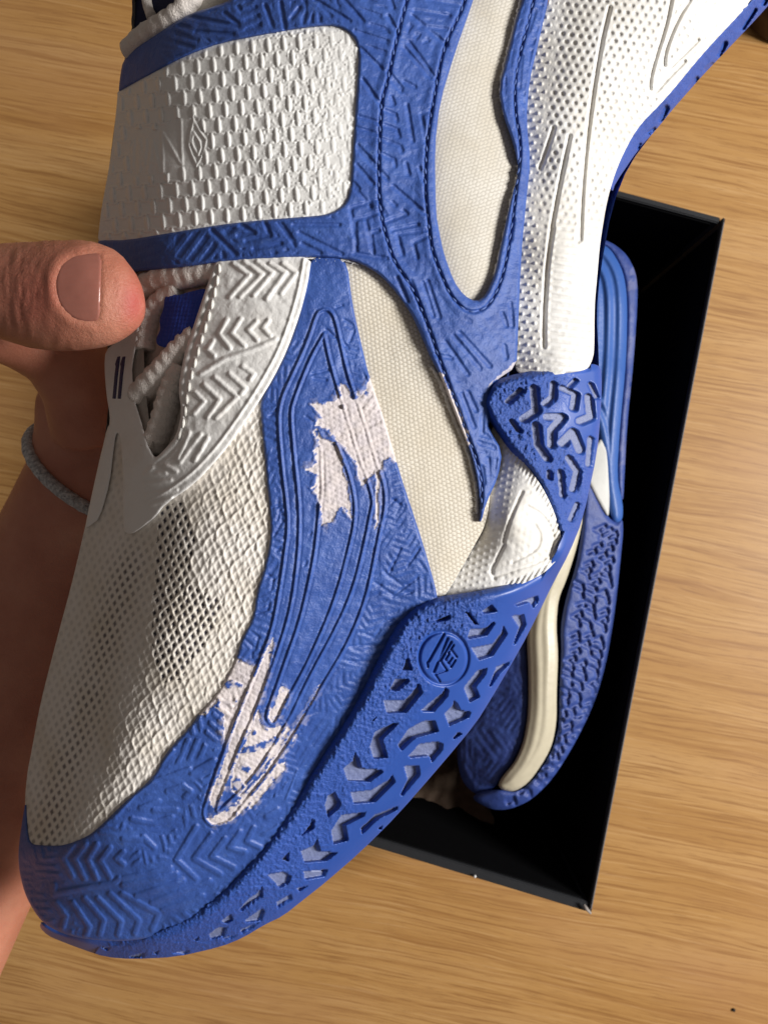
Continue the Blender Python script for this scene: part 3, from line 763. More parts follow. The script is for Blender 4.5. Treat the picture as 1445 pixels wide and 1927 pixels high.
# ---------------- stitching
def stitches(line, name, mat, r, length, gap, hoff, fn=UP):
    L = resample(line, 1.0); paths = []; i = 0; n = int(length); g = int(gap)
    while i + n < len(L):
        seg = L[i:i + n + 1: max(1, n // 5)]
        hh = fn(seg[:, 0], seg[:, 1])
        m = len(seg); p = []
        for k, ((u, v), h) in enumerate(zip(seg, hh)):
            t = k / (m - 1); sag = math.sin(math.pi * t)
            off = (t - 0.5) * 3.0
            p.append((PT(u + off, v, Z0 + (h + hoff - 0.45 + 0.6 * sag) * 1e-3), r * 1e-3 * (0.6 + 0.4 * sag)))
        paths.append(p); i += n + g
    o = link(name, tube_mesh(paths, name, 7), mat, shoe)
    o['kind'] = 'stuff'
    return o
stitches(S1, 'stitching', M_THREAD, 0.24, 17, 4, 0.85)
stitches(S2, 'stitching', M_THREAD, 0.24, 17, 4, 0.85)
stitches(smooth_line([(414,496),(412,516.5),(398,582),(380.6,637.6),(366.8,686),(353,741),(348,793),(332,838)]), 'stitching', M_WTHREAD, 0.36, 20, 3, 0.7)

# frayed cloth edges beside the windows
def fray(name, line, r, hoff, seed):
    rr = random.Random(seed); L = resample(smooth_line(line, 2), 3); hh = UP(L[:, 0], L[:, 1]) + hoff
    paths = [[(PT(u + rr.uniform(-1.5, 1.5), v, Z0 + (h + rr.uniform(-0.15, 0.15)) * 1e-3), r * 1e-3 * rr.uniform(0.7, 1.25)) for (u, v), h in zip(L, hh)]]
    for k in range(len(L) // 2):
        i = rr.randrange(len(L)); u, v = L[i]; h = hh[i]; a = rr.uniform(0, 6.28); ln = rr.uniform(3, 9)
        paths.append([(PT(u + ln * t * math.cos(a + t), v + ln * t * math.sin(a + t), Z0 + (h + 0.5 * t) * 1e-3), 0.07e-3) for t in (0, .5, 1)])
    return tag(link(name, tube_mesh(paths, name, 6), M_WTHREAD, shoe), kind='stuff')
fray('frayed_edge', [(985,-20),(972,35),(953,105),(940,165),(949,214),(970,268),(977,305),(974,335),(963,376),(951,430),(940,480),(930,520)], 0.42, -0.4, 1)
fray('frayed_edge', [(812,690),(830,722),(848,775),(866,818),(884,864),(895,912),(897,965)], 0.45, -0.7, 2)
fray('frayed_edge', [(300,507),(346,504),(408,496),(500,489),(591,485),(650,489),(676,498)], 0.22, -0.5, 3)

# ---------------- midsole foam
GRV = [smooth_line(p) for p in [zoom(q, 720, 0, 1.993) for q in [
 [(850,30),(820,150),(790,330),(770,480),(755,620),(745,760),(740,900)],[(700,510),(660,700),(630,860),(620,957)],[(640,480),(615,560),(590,630)],
 [(1080,0),(1060,100),(1010,250),(995,340),(1020,350),(1060,300),(1130,230)],[(1150,0),(1110,60),(1060,180),(1050,250),(1070,260),(1100,230),(1180,150)]]]] + \
 [smooth_line(zoom(q, 850, 430, 2.429)) for q in [[(460,0),(435,150),(425,300),(418,440),(420,540)],[(580,0),(575,60)]]]
def h_mid(u, v, s):
    h = MI(u, v)
    px, py = 16.5, 14.0
    a = math.radians(8 + 0)
    x = u * math.cos(a) + v * math.sin(a); y = -u * math.sin(a) + v * math.cos(a)
    x = x + 3 * fbm(u, v, 120, 90)
    r = np.round(y / py); xs = x / px + 0.5 * (r % 2)
    fx = (xs - np.round(xs)) * px; fy = y - r * py
    g = strokes(u, v, GRV, 20, 6)
    lo = sstep(360, 470, v)
    dim = 1 - sstep(2.6, 6.0, np.hypot(fx, fy * 1.15))
    row = (1 - sstep(1.5, 5, np.abs(fy))) * (0.55 + 0.45 * vnoise(u, v, 9, 91))
    zone = sstep(1003, 1030, u - (v < 400) * (300 - v) * 0.12)
    hh = (1 - lo) * dim * (0.55 + 0.45 * vnoise(u, v, 50, 92)) + lo * row * 0.75
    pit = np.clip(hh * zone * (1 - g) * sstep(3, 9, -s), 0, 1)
    h = h - 0.48 * pit
    bump = (1 - sstep(1.5, 3.5, np.hypot((xs - np.round(xs)) * px, fy))) * (1 - zone)
    h = h + 0.45 * bump - 0.85 * strokes(u, v, GRV, 7, 6)
    tooth = 0.5 + 0.5 * np.sin(v * 2 * np.pi / 14.0)
    h = h - 1.0 * (1 - np.clip(-s / 9, 0, 1)) ** 2 * (0.4 + tooth) * (u > 1060) - 0.10 * fbm(u, v, 7, 94)
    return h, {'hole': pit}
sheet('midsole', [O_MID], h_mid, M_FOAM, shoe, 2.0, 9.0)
GRW = [smooth_line(p) for p in [zoom(q, 750, 850, 2.89) for q in [[(670,220),(620,330),(580,440),(570,490)],[(570,510),(530,590),(500,650),(520,690)],[(700,300),(780,340),(840,440),(845,520),(790,590),(640,640),(520,680)],[(740,400),(770,450),(760,520),(700,560),(620,600)]]]]
def h_wedge(u, v, s):
    h = MI(u, v)
    px, py = 13.0, 12.0
    x = u * 0.8 + v * 0.6; y = -u * 0.6 + v * 0.8
    r = np.round(y / py); xs = x / px + 0.5 * (r % 2); fx = (xs - np.round(xs)) * px; fy = y - r * py
    d = np.hypot(fx, fy)
    inner = sstep(20, 60, u - 900 - (1050 - v) * 0.25)
    h = h + 0.20 * (1 - sstep(1.5, 3.5, d)) * (1 - inner) - 0.18 * (1 - sstep(2, 5, d)) * inner * vnoise(u, v, 14, 95) - 0.45 * strokes(u, v, GRW, 6, 5)
    tooth = 0.5 + 0.5 * np.sin((u + v * 0.6) * 2 * np.pi / 9.5)
    h = h - 0.45 * tooth * (1 - np.clip((-s - 8) / 10, 0, 1)) * (u > 950) - 0.16 * fbm(u, v, 11, 96) * inner
    return h
sheet('midsole_wedge', [O_WEDGE], h_wedge, M_FOAM, shoe, 2.0, 8.0)

# ---------------- outsole with its moulded tread
TREAD = [([(724,1330),(760,1332),(786,1303),(783,1289)],17),([(797,1332),(816,1325),(838,1301)],13),([(743,1294),(758,1286)],12),([(758,1255),(768,1248)],9),([(826,1168),(843,1160)],8),
 ([(881,1153),(891,1170)],7),([(911,1148),(930,1143)],10),([(886,1197),(911,1190),(925,1175)],13),([(894,1228),(925,1223),(944,1194)],19),([(974,1160),(981,1177),(969,1206)],13),([(961,1134),(1007,1122),(1006,1135)],6),
 ([(906,1265),(884,1294),(891,1313)],17),([(954,1245),(925,1284)],11),([(852,1325),(843,1345),(850,1359),(877,1349)],14),([(743,1361),(714,1393),(724,1420)],18),([(816,1364),(777,1369),(755,1400)],17),
 ([(772,1422),(802,1407),(821,1403),(821,1420)],18),([(867,1381),(855,1388)],10),([(668,1424),(674,1445),(653,1462),(674,1466),(707,1453)],14),([(662,1503),(703,1499),(741,1466)],17),([(778,1445),(782,1462),(753,1491)],13),
 ([(633,1495),(612,1512),(616,1532)],14),([(637,1582),(633,1557),(678,1532)],17),([(682,1566),(707,1541),(745,1524)],8),([(575,1570),(587,1549)],9),([(598,1582),(595,1599),(575,1615),(604,1615),(633,1607)],14),
 ([(525,1665),(537,1645),(504,1653)],14),([(575,1649),(612,1640)],13),([(525,1707),(545,1686)],11),([(537,1624),(541,1607)],8),([(579,1669),(585,1665)],5),([(453,1707),(494,1674)],11),([(419,1732),(436,1724)],10),([(399,1757),(423,1749)],11),
 ([(465,1728),(498,1715)],11),([(365,1765),(370,1762)],6),([(457,1749),(490,1736)],7),([(245,1798),(274,1794)],6),([(285,1789),(300,1786)],5),([(330,1785),(352,1779)],6),([(185,1778),(200,1782)],5),
 ([(953,755),(977,734)],9),([(1002,730),(1006,772),(982,788)],13),([(1039,722),(1037,747),(1023,759)],11),([(1056,730),(1080,741),(1076,767)],11),([(1068,726),(1080,714)],6),([(1105,747),(1109,784),(1089,792)],13),([(1109,722),(1120,747)],7),
 ([(1027,784),(1056,784),(1035,809),(1035,837)],13),([(973,809),(961,792)],8),([(1006,800),(1010,837),(1027,862)],13),([(1056,833),(1076,813),(1089,846)],15),([(1109,825),(1105,874)],9),([(1068,862),(1084,887),(1076,920)],12),([(1052,887),(1056,932)],9),([(1031,887),(1031,899)],7),([(1084,949),(1072,977)],9)]
ZL = lambda p: zoom(p, 560, 1100, 2.89)
LUGS = [ZL(p) for p in [[(465,630),(580,630),(645,560),(645,540),(667,545),(680,590),(592,697),(485,702)],[(672,682),(720,640),(785,590),(803,560),(823,575),(816,610),(742,692),(680,692)],
 [(503,562),(530,513),(600,513),(612,525),(552,580),(510,577)],[(592,400),(606,405),(626,466),(568,466),(580,440)],[(750,195),(830,163),(833,186),(800,200),(755,207)],[(912,150),(936,152),(983,216),(965,220)],
 [(1003,142),(1055,108),(1087,146),(1070,152),(1010,160)],[(923,287),(938,240),(1018,238),(1060,203),(1077,210),(1031,277),(930,297)],[(943,345),(1058,323),(1108,260),(1118,223),(1142,270),(1062,388),(985,412)],
 [(1163,170),(1230,163),(1244,222),(1182,328),(1168,328),(1203,232)],[(1180,108),(1240,82),(1305,58),(1312,92),(1280,132),(1262,98),(1190,120)],[(903,560),(975,468),(1032,453),(1022,492),(968,560),(993,612),(935,643)],
 [(1038,552),(1080,448),(1162,412),(1142,447),(1102,484),(1052,556)],[(798,705),(843,655),(848,630),(870,648),(888,685),(944,693),(932,724),(825,771)],[(393,880),(420,800),(520,753),(552,753),(463,845),(493,944),(413,949)],
 [(543,872),(600,788),(680,743),(747,738),(768,800),(642,834),(565,905)],[(603,932),(660,868),(755,853),(793,868),(788,902),(730,970),(716,932),(610,944)],[(845,832),(870,803),(897,813),(850,844)],
 [(248,1000),(298,960),(313,913),(337,948),(348,1000),(455,1008),(468,1020),(396,1074),(273,1069)],[(288,1130),(400,1118),(498,1060),(515,1033),(533,1075),(422,1184),(305,1194)],[(578,988),(660,983),(668,1037),(572,1150),(556,1144),(598,1060)],
 [(148,1200),(163,1148),(205,1128),(238,1190),(227,1218),(165,1269)],[(183,1340),(238,1253),(373,1236),(362,1262),(263,1312),(278,1393),(195,1414)],[(343,1325),(420,1252),(548,1203),(543,1228),(440,1276),(350,1360)],
 [(18,1360),(68,1310),(78,1268),(95,1300),(82,1329),(25,1374)],[(18,1450),(88,1420),(108,1378),(127,1453),(223,1456),(162,1504),(38,1514)],[(33,1560),(168,1548),(152,1589),(40,1609)],[(433,1328),(462,1308),(457,1334)],[(-8,1652),(62,1636),(12,1672)],
 [(405,740),(430,712),(432,722),(412,744)]]] + [ZT(p) for p in [[(1213,592),(1290,578),(1323,600),(1312,633),(1270,658),(1250,632)],[(1083,752),(1128,700),(1163,680),(1190,643),(1197,692),(1100,759)],[(1253,717),(1320,678),(1328,706),(1260,749)],
 [(1113,797),(1190,743),(1203,760),(1187,803),(1118,812)],[(1003,802),(1050,768),(1058,800),(1030,815)],[(948,862),(985,833),(1033,828),(1022,873),(958,889)],[(1088,842),(1183,803),(1152,834),(1095,864)],[(876,888),(903,872),(898,894)],
 [(1278,522),(1312,488),(1308,534)],[(1368,412),(1427,338),(1423,384)],[(588,962),(662,943),(657,969),(600,972)],[(690,948),(724,933),(717,954)],[(778,949),(862,932),(852,955)],[(460,920),(500,925),(490,938)],[(1010,880),(1080,862),(1060,880),(1015,893)]]]
ZE = lambda p: zoom(p, 700, 1100, 4.129)
EMB = [ZE(p) for p in [[(556,388),(438,596)],[(585,420),(478,680)],[(612,448),(530,592)],[(445,590),(425,603),(433,640)],
 [(525,752),(487,697),(580,668),(540,608)],[(612,640),(568,582)],[(612,640),(645,588)],[(590,612),(620,570)],[(568,582),(596,540)],[(655,562),(610,502)],[(590,532),(632,470)]]]
EC = (834.5, 1238.5)
def h_out(u, v, s):
    h = SO(u, v)
    D = np.zeros(u.shape); floor = np.zeros(u.shape)
    for pts, w in [t for t in TREAD if t[0][0][1] < 1000]:
        w = w * 1.1
        q = np.asarray(pts, float)
        m = (u > q[:, 0].min() - w) & (u < q[:, 0].max() + w + 12) & (v > q[:, 1].min() - w) & (v < q[:, 1].max() + w + 10)
        if not m.any(): continue
        uu, vv = u[m], v[m]; best = np.zeros(uu.shape)
        n = 7
        for k in range(n + 1):
            d = pdist(uu - k * 1.0, vv - k * 0.45, pts)
            c = (1 - sstep(w / 2 - 1.2, w / 2 + 0.3, d)) * (1 - k / (n + 1))
            best = np.maximum(best, c)
            if k == 0: floor[m] = np.maximum(floor[m], c)
        D[m] = np.maximum(D[m], best)
    for poly in LUGS:
        q = np.asarray(poly, float)
        m = (u > q[:, 0].min() - 1) & (u < q[:, 0].max() + 1) & (v > q[:, 1].min() - 1) & (v < q[:, 1].max() + 1)
        if not m.any(): continue
        uu, vv = u[m], v[m]; big_ = (q[:, 0].max() - q[:, 0].min()) > 26
        n = 8 if big_ else 5
        alive = np.ones(uu.shape, bool); cnt = np.zeros(uu.shape)
        for k in range(n + 1):
            alive &= inpoly(uu + k * 1.0, vv + k * 0.35, poly); cnt += alive
        c = cnt / (n + 1)
        D[m] = np.maximum(D[m], c); floor[m] = np.maximum(floor[m], sstep(0.75, 1.0, c))
    depth = np.where(v < 1000, 1.7, 2.6) * np.where(v > 1640, 0.75, 1)
    rr = np.hypot((u - EC[0]) / 46.0, (v - EC[1]) / 49.5)
    ring = np.exp(-((rr - 1) * 47 / 3.0) ** 2)
    emb = np.maximum(strokes(u, v, EMB[:3], 4.6, 2.2), strokes(u, v, EMB[3:], 3.2, 2.2))
    disc = rr < 1.08
    # worn-smooth towards the ground edge, pebbled near the upper
    lip = pdist(u, v, [(822,1123),(749,1171),(677,1310),(601,1434),(500,1586),(419,1682),(291,1757)])
    lip2 = pdist(u, v, [(975,702),(912,743),(957,846),(1015,916),(1040,980)])
    rough = np.maximum(1 - sstep(70, 135, lip), (v < 1000) * (1 - sstep(60, 130, lip2)))
    rough = rough * np.where(disc, 0.15, 1)
    peb = fbm(u, v, 8, 100, 3)
    h = h - depth * D - 0.9 * ring - 0.9 * emb
    h = h + (1 - floor) * rough * 0.62 * np.abs(peb) * 2 * (0.4 + 0.6 * vnoise(u, v, 40, 101)) + floor * 0.22 * fbm(u, v, 4.5, 103, 2)
    edge = 1 - np.clip(-s / np.where(v < 1000, 15.0, 22.0), 0, 1)
    outer = (pdist(u, v, [(199,1801),(332,1801),(498,1740),(612,1661),(749,1532),(894,1362),(1012,1156),(1096,978),(1123,850),(1132,690)]) < 22)
    h = h - np.where(outer, 0.9, 4.0) * edge ** 2
    return h, {'wear': floor * 0.85 * sstep(0.3, 0.9, D), 'rough': np.clip(rough * (1 - floor) + floor * 0.6, 0, 1)}
sheet('outsole', [O_OUT], h_out, M_RUBBER, shoe, 1.6, 12.0, smooth_loop=1)
SLOT = [(zoom(p, 1200, 0, 5.898), w) for p, w in [([(1300,110),(1160,320)],6),([(965,480),(900,600)],9),([(820,720),(750,780)],8),([(650,870),(580,980)],7),([(310,1200),(250,1320)],11),([(180,1430),(120,1475)],6),([(1420,0),(1390,40)],8),([(20,1600),(0,1640)],5)]]
SE = Relief([(1402,12,-25),(1322,97,-22),(1252,183,-20),(1197,238,-19),(1161,308,-18),(1150,355,-19),(1200,281,-26),(1264,207,-28),(1322,141,-30),(1425,32,-33),(1490,-40,-35),(1455,-40,-27)])
def h_edge(u, v, s):
    h = SE(u, v)
    D = np.zeros(u.shape)
    for p, w in SLOT: D = np.maximum(D, strokes(u, v, [p], w, 3))
    return h - 2.0 * D + 0.35 * fbm(u, v, 7, 110) - 0.8 * (1 - np.clip(-s / 6, 0, 1)) ** 2, {'wear': D * 0, 'rough': np.ones(u.shape) * 0.8}
sheet('outsole_edge', [O_EDGE], h_edge, M_RUBBER, shoe, 2.0, 9.0, smooth_loop=1)

# ---------------- far side of the shoe, closing the body
O_FAR = [(252,-45),(250,60),(230,125),(190,440),(200,520),(203,660),(206,780),(178,930),(110,1210),(62,1430),(40,1610),(70,1715),(120,1750),(250,1760),(400,1685),(560,1480),(700,1240),(830,1110),(900,980),(960,700),(980,300),(1020,-45)]
sheet('far_upper', [O_FAR], lambda u, v, s: UP(u, v) - 3.5 - 26 * np.sqrt(np.clip((-s - 4) / 200, 0, 1)) * (1 - 0.35 * sstep(900, 1700, v)), M_LINING, shoe, 8, 0.0, flip=True)
O_FARS = [(1040,-45),(985,300),(965,690),(905,960),(820,1120),(690,1290),(500,1580),(300,1745),(90,1735),(78,1740),(150,1783),(250,1800),(340,1797),(495,1737),(610,1657),(745,1530),(890,1360),(975,1218),(1036,1100),(1092,978),(1120,850),(1128,700),(1120,560),(1160,340),(1262,205),(1420,33),(1485,-45)]
SB = Relief([(1040,-45,-22),(985,300,-20),(965,690,-16),(905,960,-18),(820,1120,-18),(690,1290,-20),(500,1580,-25),(300,1745,-33),(90,1735,-40),(150,1783,-45),(340,1797,-46),(610,1657,-42),(745,1530,-38),(890,1360,-34),(1036,1100,-30),(1092,978,-28),(1128,700,-26),(1120,560,-24),(1160,340,-27),(1262,205,-33),(1485,-45,-42)])
sheet('sole_bottom', [O_FARS], lambda u, v, s: SB(u, v) - 14 * np.sqrt(np.clip(-s / 90, 0, 1)), mat_plain('blue_sole', (0.035, 0.075, 0.34), 0.5, 0.4), shoe, 7, 0.0, flip=True)

# ------------------------------------------------------------------ table
M_WOOD = mat_wood()
bm = bmesh.new()
bmesh.ops.create_grid(bm, x_segments=8, y_segments=8, size=1.0)
me = bpy.data.meshes.new('tabletop'); bm.to_mesh(me); bm.free()
tab = link('tabletop', me, M_WOOD, smooth=False)
tag(tab, 'light oak-look wooden tabletop with running grain', kind='structure')

# ------------------------------------------------------------------ shoebox, open, black
RIM = 0.122
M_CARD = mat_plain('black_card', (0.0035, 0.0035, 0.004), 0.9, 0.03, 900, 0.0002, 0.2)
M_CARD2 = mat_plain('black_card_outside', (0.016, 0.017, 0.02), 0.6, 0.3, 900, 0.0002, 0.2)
cTR = PT(1365, 410, RIM); cBR = PT(1112, 1720, RIM)
ex = (PT(1150, 353, RIM) - cTR).normalized(); ey = (PT(690, 1592, RIM) - cBR).normalized()
WID = 0.215
cTL = cTR + ex * WID; cBL = cBR + ey * WID
box = empty('shoebox', (0.12, -0.02, 0))
tag(box, 'open black cardboard shoebox standing on the wooden table with a blue sneaker inside', 'box')
def wall(name, a, b, inward, t, z0, z1, mat):
    b_ = bmesh.new()
    d = (b - a).normalized(); n = inward
    pts = [a, b, b + n * t, a + n * t]
    lo = [b_.verts.new((p.x, p.y, z0)) for p in pts]; hi = [b_.verts.new((p.x, p.y, z1)) for p in pts]
    b_.faces.new(lo[::-1]); b_.faces.new(hi)
    for i in range(4):
        j = (i + 1) % 4; b_.faces.new((lo[i], lo[j], hi[j], hi[i]))
    bmesh.ops.recalc_face_normals(b_, faces=b_.faces)
    bmesh.ops.bevel(b_, geom=[e for e in b_.edges], offset=0.0005, segments=2, affect='EDGES')
    m = bpy.data.meshes.new(name); b_.to_mesh(m); b_.free()
    return link(name, m, mat, box, smooth=False)
def inn(a, b, c):
    d = (b - a).normalized(); n = Vector((-d.y, d.x, 0))
    return n if n.dot(c - a) > 0 else -n
mid = (cTR + cBL) / 2
T = 0.0016
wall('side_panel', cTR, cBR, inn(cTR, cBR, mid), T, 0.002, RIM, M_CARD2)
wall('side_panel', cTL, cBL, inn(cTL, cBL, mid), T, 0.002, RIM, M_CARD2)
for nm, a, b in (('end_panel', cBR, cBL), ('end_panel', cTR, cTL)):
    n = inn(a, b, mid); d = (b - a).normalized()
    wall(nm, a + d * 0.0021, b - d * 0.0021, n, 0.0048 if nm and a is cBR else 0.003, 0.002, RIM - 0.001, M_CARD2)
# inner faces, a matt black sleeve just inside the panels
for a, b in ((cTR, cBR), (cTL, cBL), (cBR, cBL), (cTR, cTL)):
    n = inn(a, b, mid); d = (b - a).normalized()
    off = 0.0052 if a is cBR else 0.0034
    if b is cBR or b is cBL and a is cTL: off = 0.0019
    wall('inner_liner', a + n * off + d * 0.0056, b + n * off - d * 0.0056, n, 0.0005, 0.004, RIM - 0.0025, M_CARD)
bb = bmesh.new()
vs_ = [bb.verts.new((p.x, p.y, z)) for z in (0.001, 0.0035) for p in (cTR, cBR, cBL, cTL)]
bb.faces.new(vs_[:4][::-1]); bb.faces.new(vs_[4:])
for i in range(4): bb.faces.new((vs_[i], vs_[(i + 1) % 4], vs_[4 + (i + 1) % 4], vs_[4 + i]))
bmesh.ops.recalc_face_normals(bb, faces=bb.faces)
m_ = bpy.data.meshes.new('box_base'); bb.to_mesh(m_); bb.free()
link('box_base', m_, M_CARD, box, smooth=False)
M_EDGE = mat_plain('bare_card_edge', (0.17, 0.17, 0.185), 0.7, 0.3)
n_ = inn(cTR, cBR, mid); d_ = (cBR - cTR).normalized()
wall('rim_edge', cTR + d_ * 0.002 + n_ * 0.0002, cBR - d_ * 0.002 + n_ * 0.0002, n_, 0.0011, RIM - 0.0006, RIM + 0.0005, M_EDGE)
# torn paper lip at the corner
M_TORN = mat_plain('torn_card', (0.30, 0.27, 0.25), 0.9, 0.2)
tl = [[(PT(1098, 1702, RIM + 0.0012), 0.0006), (PT(1103, 1710, RIM + 0.0013), 0.0009), (PT(1111, 1719, RIM + 0.0010), 0.0005)]]
link('torn_corner', tube_mesh(tl, 'torn_corner', 6), M_TORN, box)

ln = bmesh.new(); bmesh.ops.create_icosphere(ln, subdivisions=1, radius=0.0009)
m_ = bpy.data.meshes.new('lint_speck'); ln.to_mesh(m_); ln.free()
link('lint_speck', m_, mat_plain('lint', (0.6, 0.6, 0.6), 0.9), box).location = PT(893, 1649, RIM + 0.0002)
# crumpled paper in the box
M_TISSUE = mat_plain('brown_paper', (0.10, 0.068, 0.048), 0.8, 0.2, 600, 0.0006, 0.3)
def h_tis(u, v, s):
    return -74 + 14 * np.abs(fbm(u, v, 90, 120, 3)) * 2 + 8 * np.abs(fbm(u + v, v - u, 60, 123, 3))
ti = sheet('packing_paper', [[(760,1330),(880,1240),(900,1330),(890,1480),(930,1535),(930,1556),(842,1558),(800,1530),(700,1500),(640,1460)]], h_tis, M_TISSUE, None, 6, 0.3, Z1, 1)
tag(ti, 'crumpled brown packing paper in the corner of the black box', 'paper')

# ------------------------------------------------------------------ second shoe, lying on its side in the box
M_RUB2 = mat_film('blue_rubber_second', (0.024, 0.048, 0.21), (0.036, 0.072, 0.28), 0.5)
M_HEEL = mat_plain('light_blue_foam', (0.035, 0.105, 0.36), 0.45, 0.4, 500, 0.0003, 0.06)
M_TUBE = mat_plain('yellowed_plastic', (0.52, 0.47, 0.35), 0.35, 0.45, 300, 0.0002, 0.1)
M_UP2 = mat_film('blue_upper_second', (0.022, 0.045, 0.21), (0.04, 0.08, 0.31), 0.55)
shoe2 = empty('sneaker', (0.09, -0.02, 0.06))
tag(shoe2, 'second blue sneaker lying on its side inside the black shoebox, cream tube along its sole', 'sneaker')
B2 = Relief([(u, v, h * 0.62) for u, v, h in [(1134,450,-6),(1179,479,-8),(1200,553,-9),(1192,677,-9),(1173,940,-10),(1172,1000,-10),(1158,1144,-12),(1117,1327,-14),(1040,1466,-16),(957,1524,-20),(886,1503,-26),
 (1120,480,-2),(1160,560,-1),(1165,700,-1),(1150,850,-1),(1110,950,0),(1090,1050,-1),(1075,1150,-2),(1062,1300,-3),(1015,1430,-7),(940,1490,-12),(1020,1250,-1),(1000,1350,-2),(960,1430,-6),
 (950,1250,-8),(920,1350,-14),(880,1450,-24),(860,1300,-26),(850,1100,-20),(1040,900,-2),(1040,600,-2),(950,600,-10),(950,900,-8)]], 0.05)
N2 = [(1125,440),(1134,450),(1155,459),(1179,479),(1196,512),(1200,553),(1192,677),(1179,800),(1173,930),(1171,944),(1166,938),(1160,900),(1165,800),(1178,677),(1180,560),(1172,510),(1150,470),(1128,456),(1080,446)]
def ring2(u, v, s):
    h = B2(u, v) - 1.5
    return h - 1.2 * (1 - np.clip(-s / 6, 0, 1)) ** 2 + 0.5 * fbm(u, v, 18, 130, 3), {'wear': 0.12 * vnoise(u, v, 30, 131) * (fbm(u, v, 25, 132) > 0.1)}
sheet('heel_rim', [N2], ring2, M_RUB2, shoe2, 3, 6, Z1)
HEEL = [(1080,452),(1128,456),(1150,470),(1172,510),(1180,560),(1178,677),(1166,800),(1160,900),(1172,950),(1171,978),(1160,985),(1148,976),(1128,830),(1115,780),(1080,770),(1060,600)]
def h_heel(u, v, s):
    d = -s
    arch = 0.8 * np.cos(np.clip(d - 12, 0, 60) * 2 * np.pi / 22.0) * (1 - sstep(40, 60, d)) * sstep(5, 16, d)
    return B2(u, v) + 0.6 + arch - 1.8 * (1 - np.clip(d / 9, 0, 1)) ** 2
sheet('heel_foam', [HEEL], h_heel, M_HEEL, shoe2, 2.5, 9, Z1)
sheet('side_wedge', [[(1128,822),(1140,838),(1147,850),(1146,968),(1142,972),(1128,950),(1108,912),(1090,880)]], lambda u, v, s: B2(u, v) + 1.0 - 1.0 * (1 - np.clip(-s / 6, 0, 1)) ** 2, mat_plain('pale_foam', (0.55, 0.55, 0.53), 0.5, 0.3), shoe2, 2.5, 6, Z1)
TR2 = [(1100,880),(1115,915),(1142,972),(1160,985),(1171,975),(1172,1000),(1170,1023),(1158,1144),(1141,1248),(1117,1327),(1081,1400),(1040,1466),(998,1507),(957,1524),(923,1524),(886,1503),(900,1490),(936,1485),(972,1492),(1002,1470),(1040,1412),(1052,1362),(1052,1300),(1056,1231),(1054,1179),(1064,1127),(1085,1060),(1095,990)]
T2 = []
r5 = random.Random(5)
for k in range(95):
    t = k / 94; vv = 985 + t * 520
    cx = np.interp(vv, [985,1100,1200,1300,1400,1470,1510],[1145,1120,1108,1090,1060,1015,960])
    for o in (-24, -2, 20):
        if k % 3 != (o + 24) // 22 % 3: continue
        w = np.interp(vv, [985,1100,1300,1400,1500],[0.5,1,1,0.8,0.4]); x = cx + o * w + r5.uniform(-4, 4); y = vv + r5.uniform(-4, 4)
        s1 = r5.choice((-1, 1)); T2.append([(x - 9, y - 8 * s1), (x + 3, y - 2 * s1), (x + 5, y + 9)])
def h_tr2(u, v, s):
    h = B2(u, v) + 0.5 - 2.0 * (1 - np.clip(-s / 10, 0, 1)) ** 2
    return h - 1.8 * strokes(u, v, T2, 7, 4) + 0.3 * fbm(u, v, 12, 133), {'wear': 0.0 * u}
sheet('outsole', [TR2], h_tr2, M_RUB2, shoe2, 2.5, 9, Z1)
TUBE = [(1100,960),(1085,1030),(1066,1090),(1050,1127),(1046,1179),(1050,1231),(1047,1300),(1047,1362),(1036,1412),(998,1470),(969,1490),(945,1487),(936,1478),(944,1462),(969,1433),(985,1395),(994,1341),(994,1265),(990,1189),(1000,1130),(1030,1060),(1060,970)]
def h_tube(u, v, s):
    d = np.clip(-s / 26, 0, 1)
    return B2(u, v) - 1 + 3.6 * np.sqrt(1 - (1 - d) ** 2) + 0.2 * np.cos(-s * 2 * np.pi / 19)
sheet('cushion_tube', [TUBE], h_tube, M_TUBE, shoe2, 2.2, 6, Z1)
UP2 = [(1010,1100),(988,1189),(992,1265),(992,1341),(983,1395),(966,1433),(942,1462),(930,1484),(896,1498),(868,1470),(858,1420),(866,1340),(884,1240),(800,1100),(850,900),(950,700),(1000,480),(1080,450),(1120,800),(1100,960)]
def h_up2(u, v, s):
    return B2(u, v) - 1.5 + 0.7 * fbm(u, v, 20, 140, 3) - 0.3 * mosaic(u, v, 14, 60, 14) - 2 * (1 - np.clip(-s / 14, 0, 1)) ** 2, {'wear': 0.0 * u}
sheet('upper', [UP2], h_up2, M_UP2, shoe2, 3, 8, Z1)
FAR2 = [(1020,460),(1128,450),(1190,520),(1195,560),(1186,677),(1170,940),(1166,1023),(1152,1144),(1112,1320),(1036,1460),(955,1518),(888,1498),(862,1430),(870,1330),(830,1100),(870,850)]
sheet('far_side', [FAR2], lambda u, v, s: B2(u, v) - 9 - 55 * np.sqrt(np.clip(-s / 140, 0, 1)), mat_plain('second_far', (0.03, 0.06, 0.25), 0.6, 0.3), shoe2, 9, 0, Z1, flip=True)

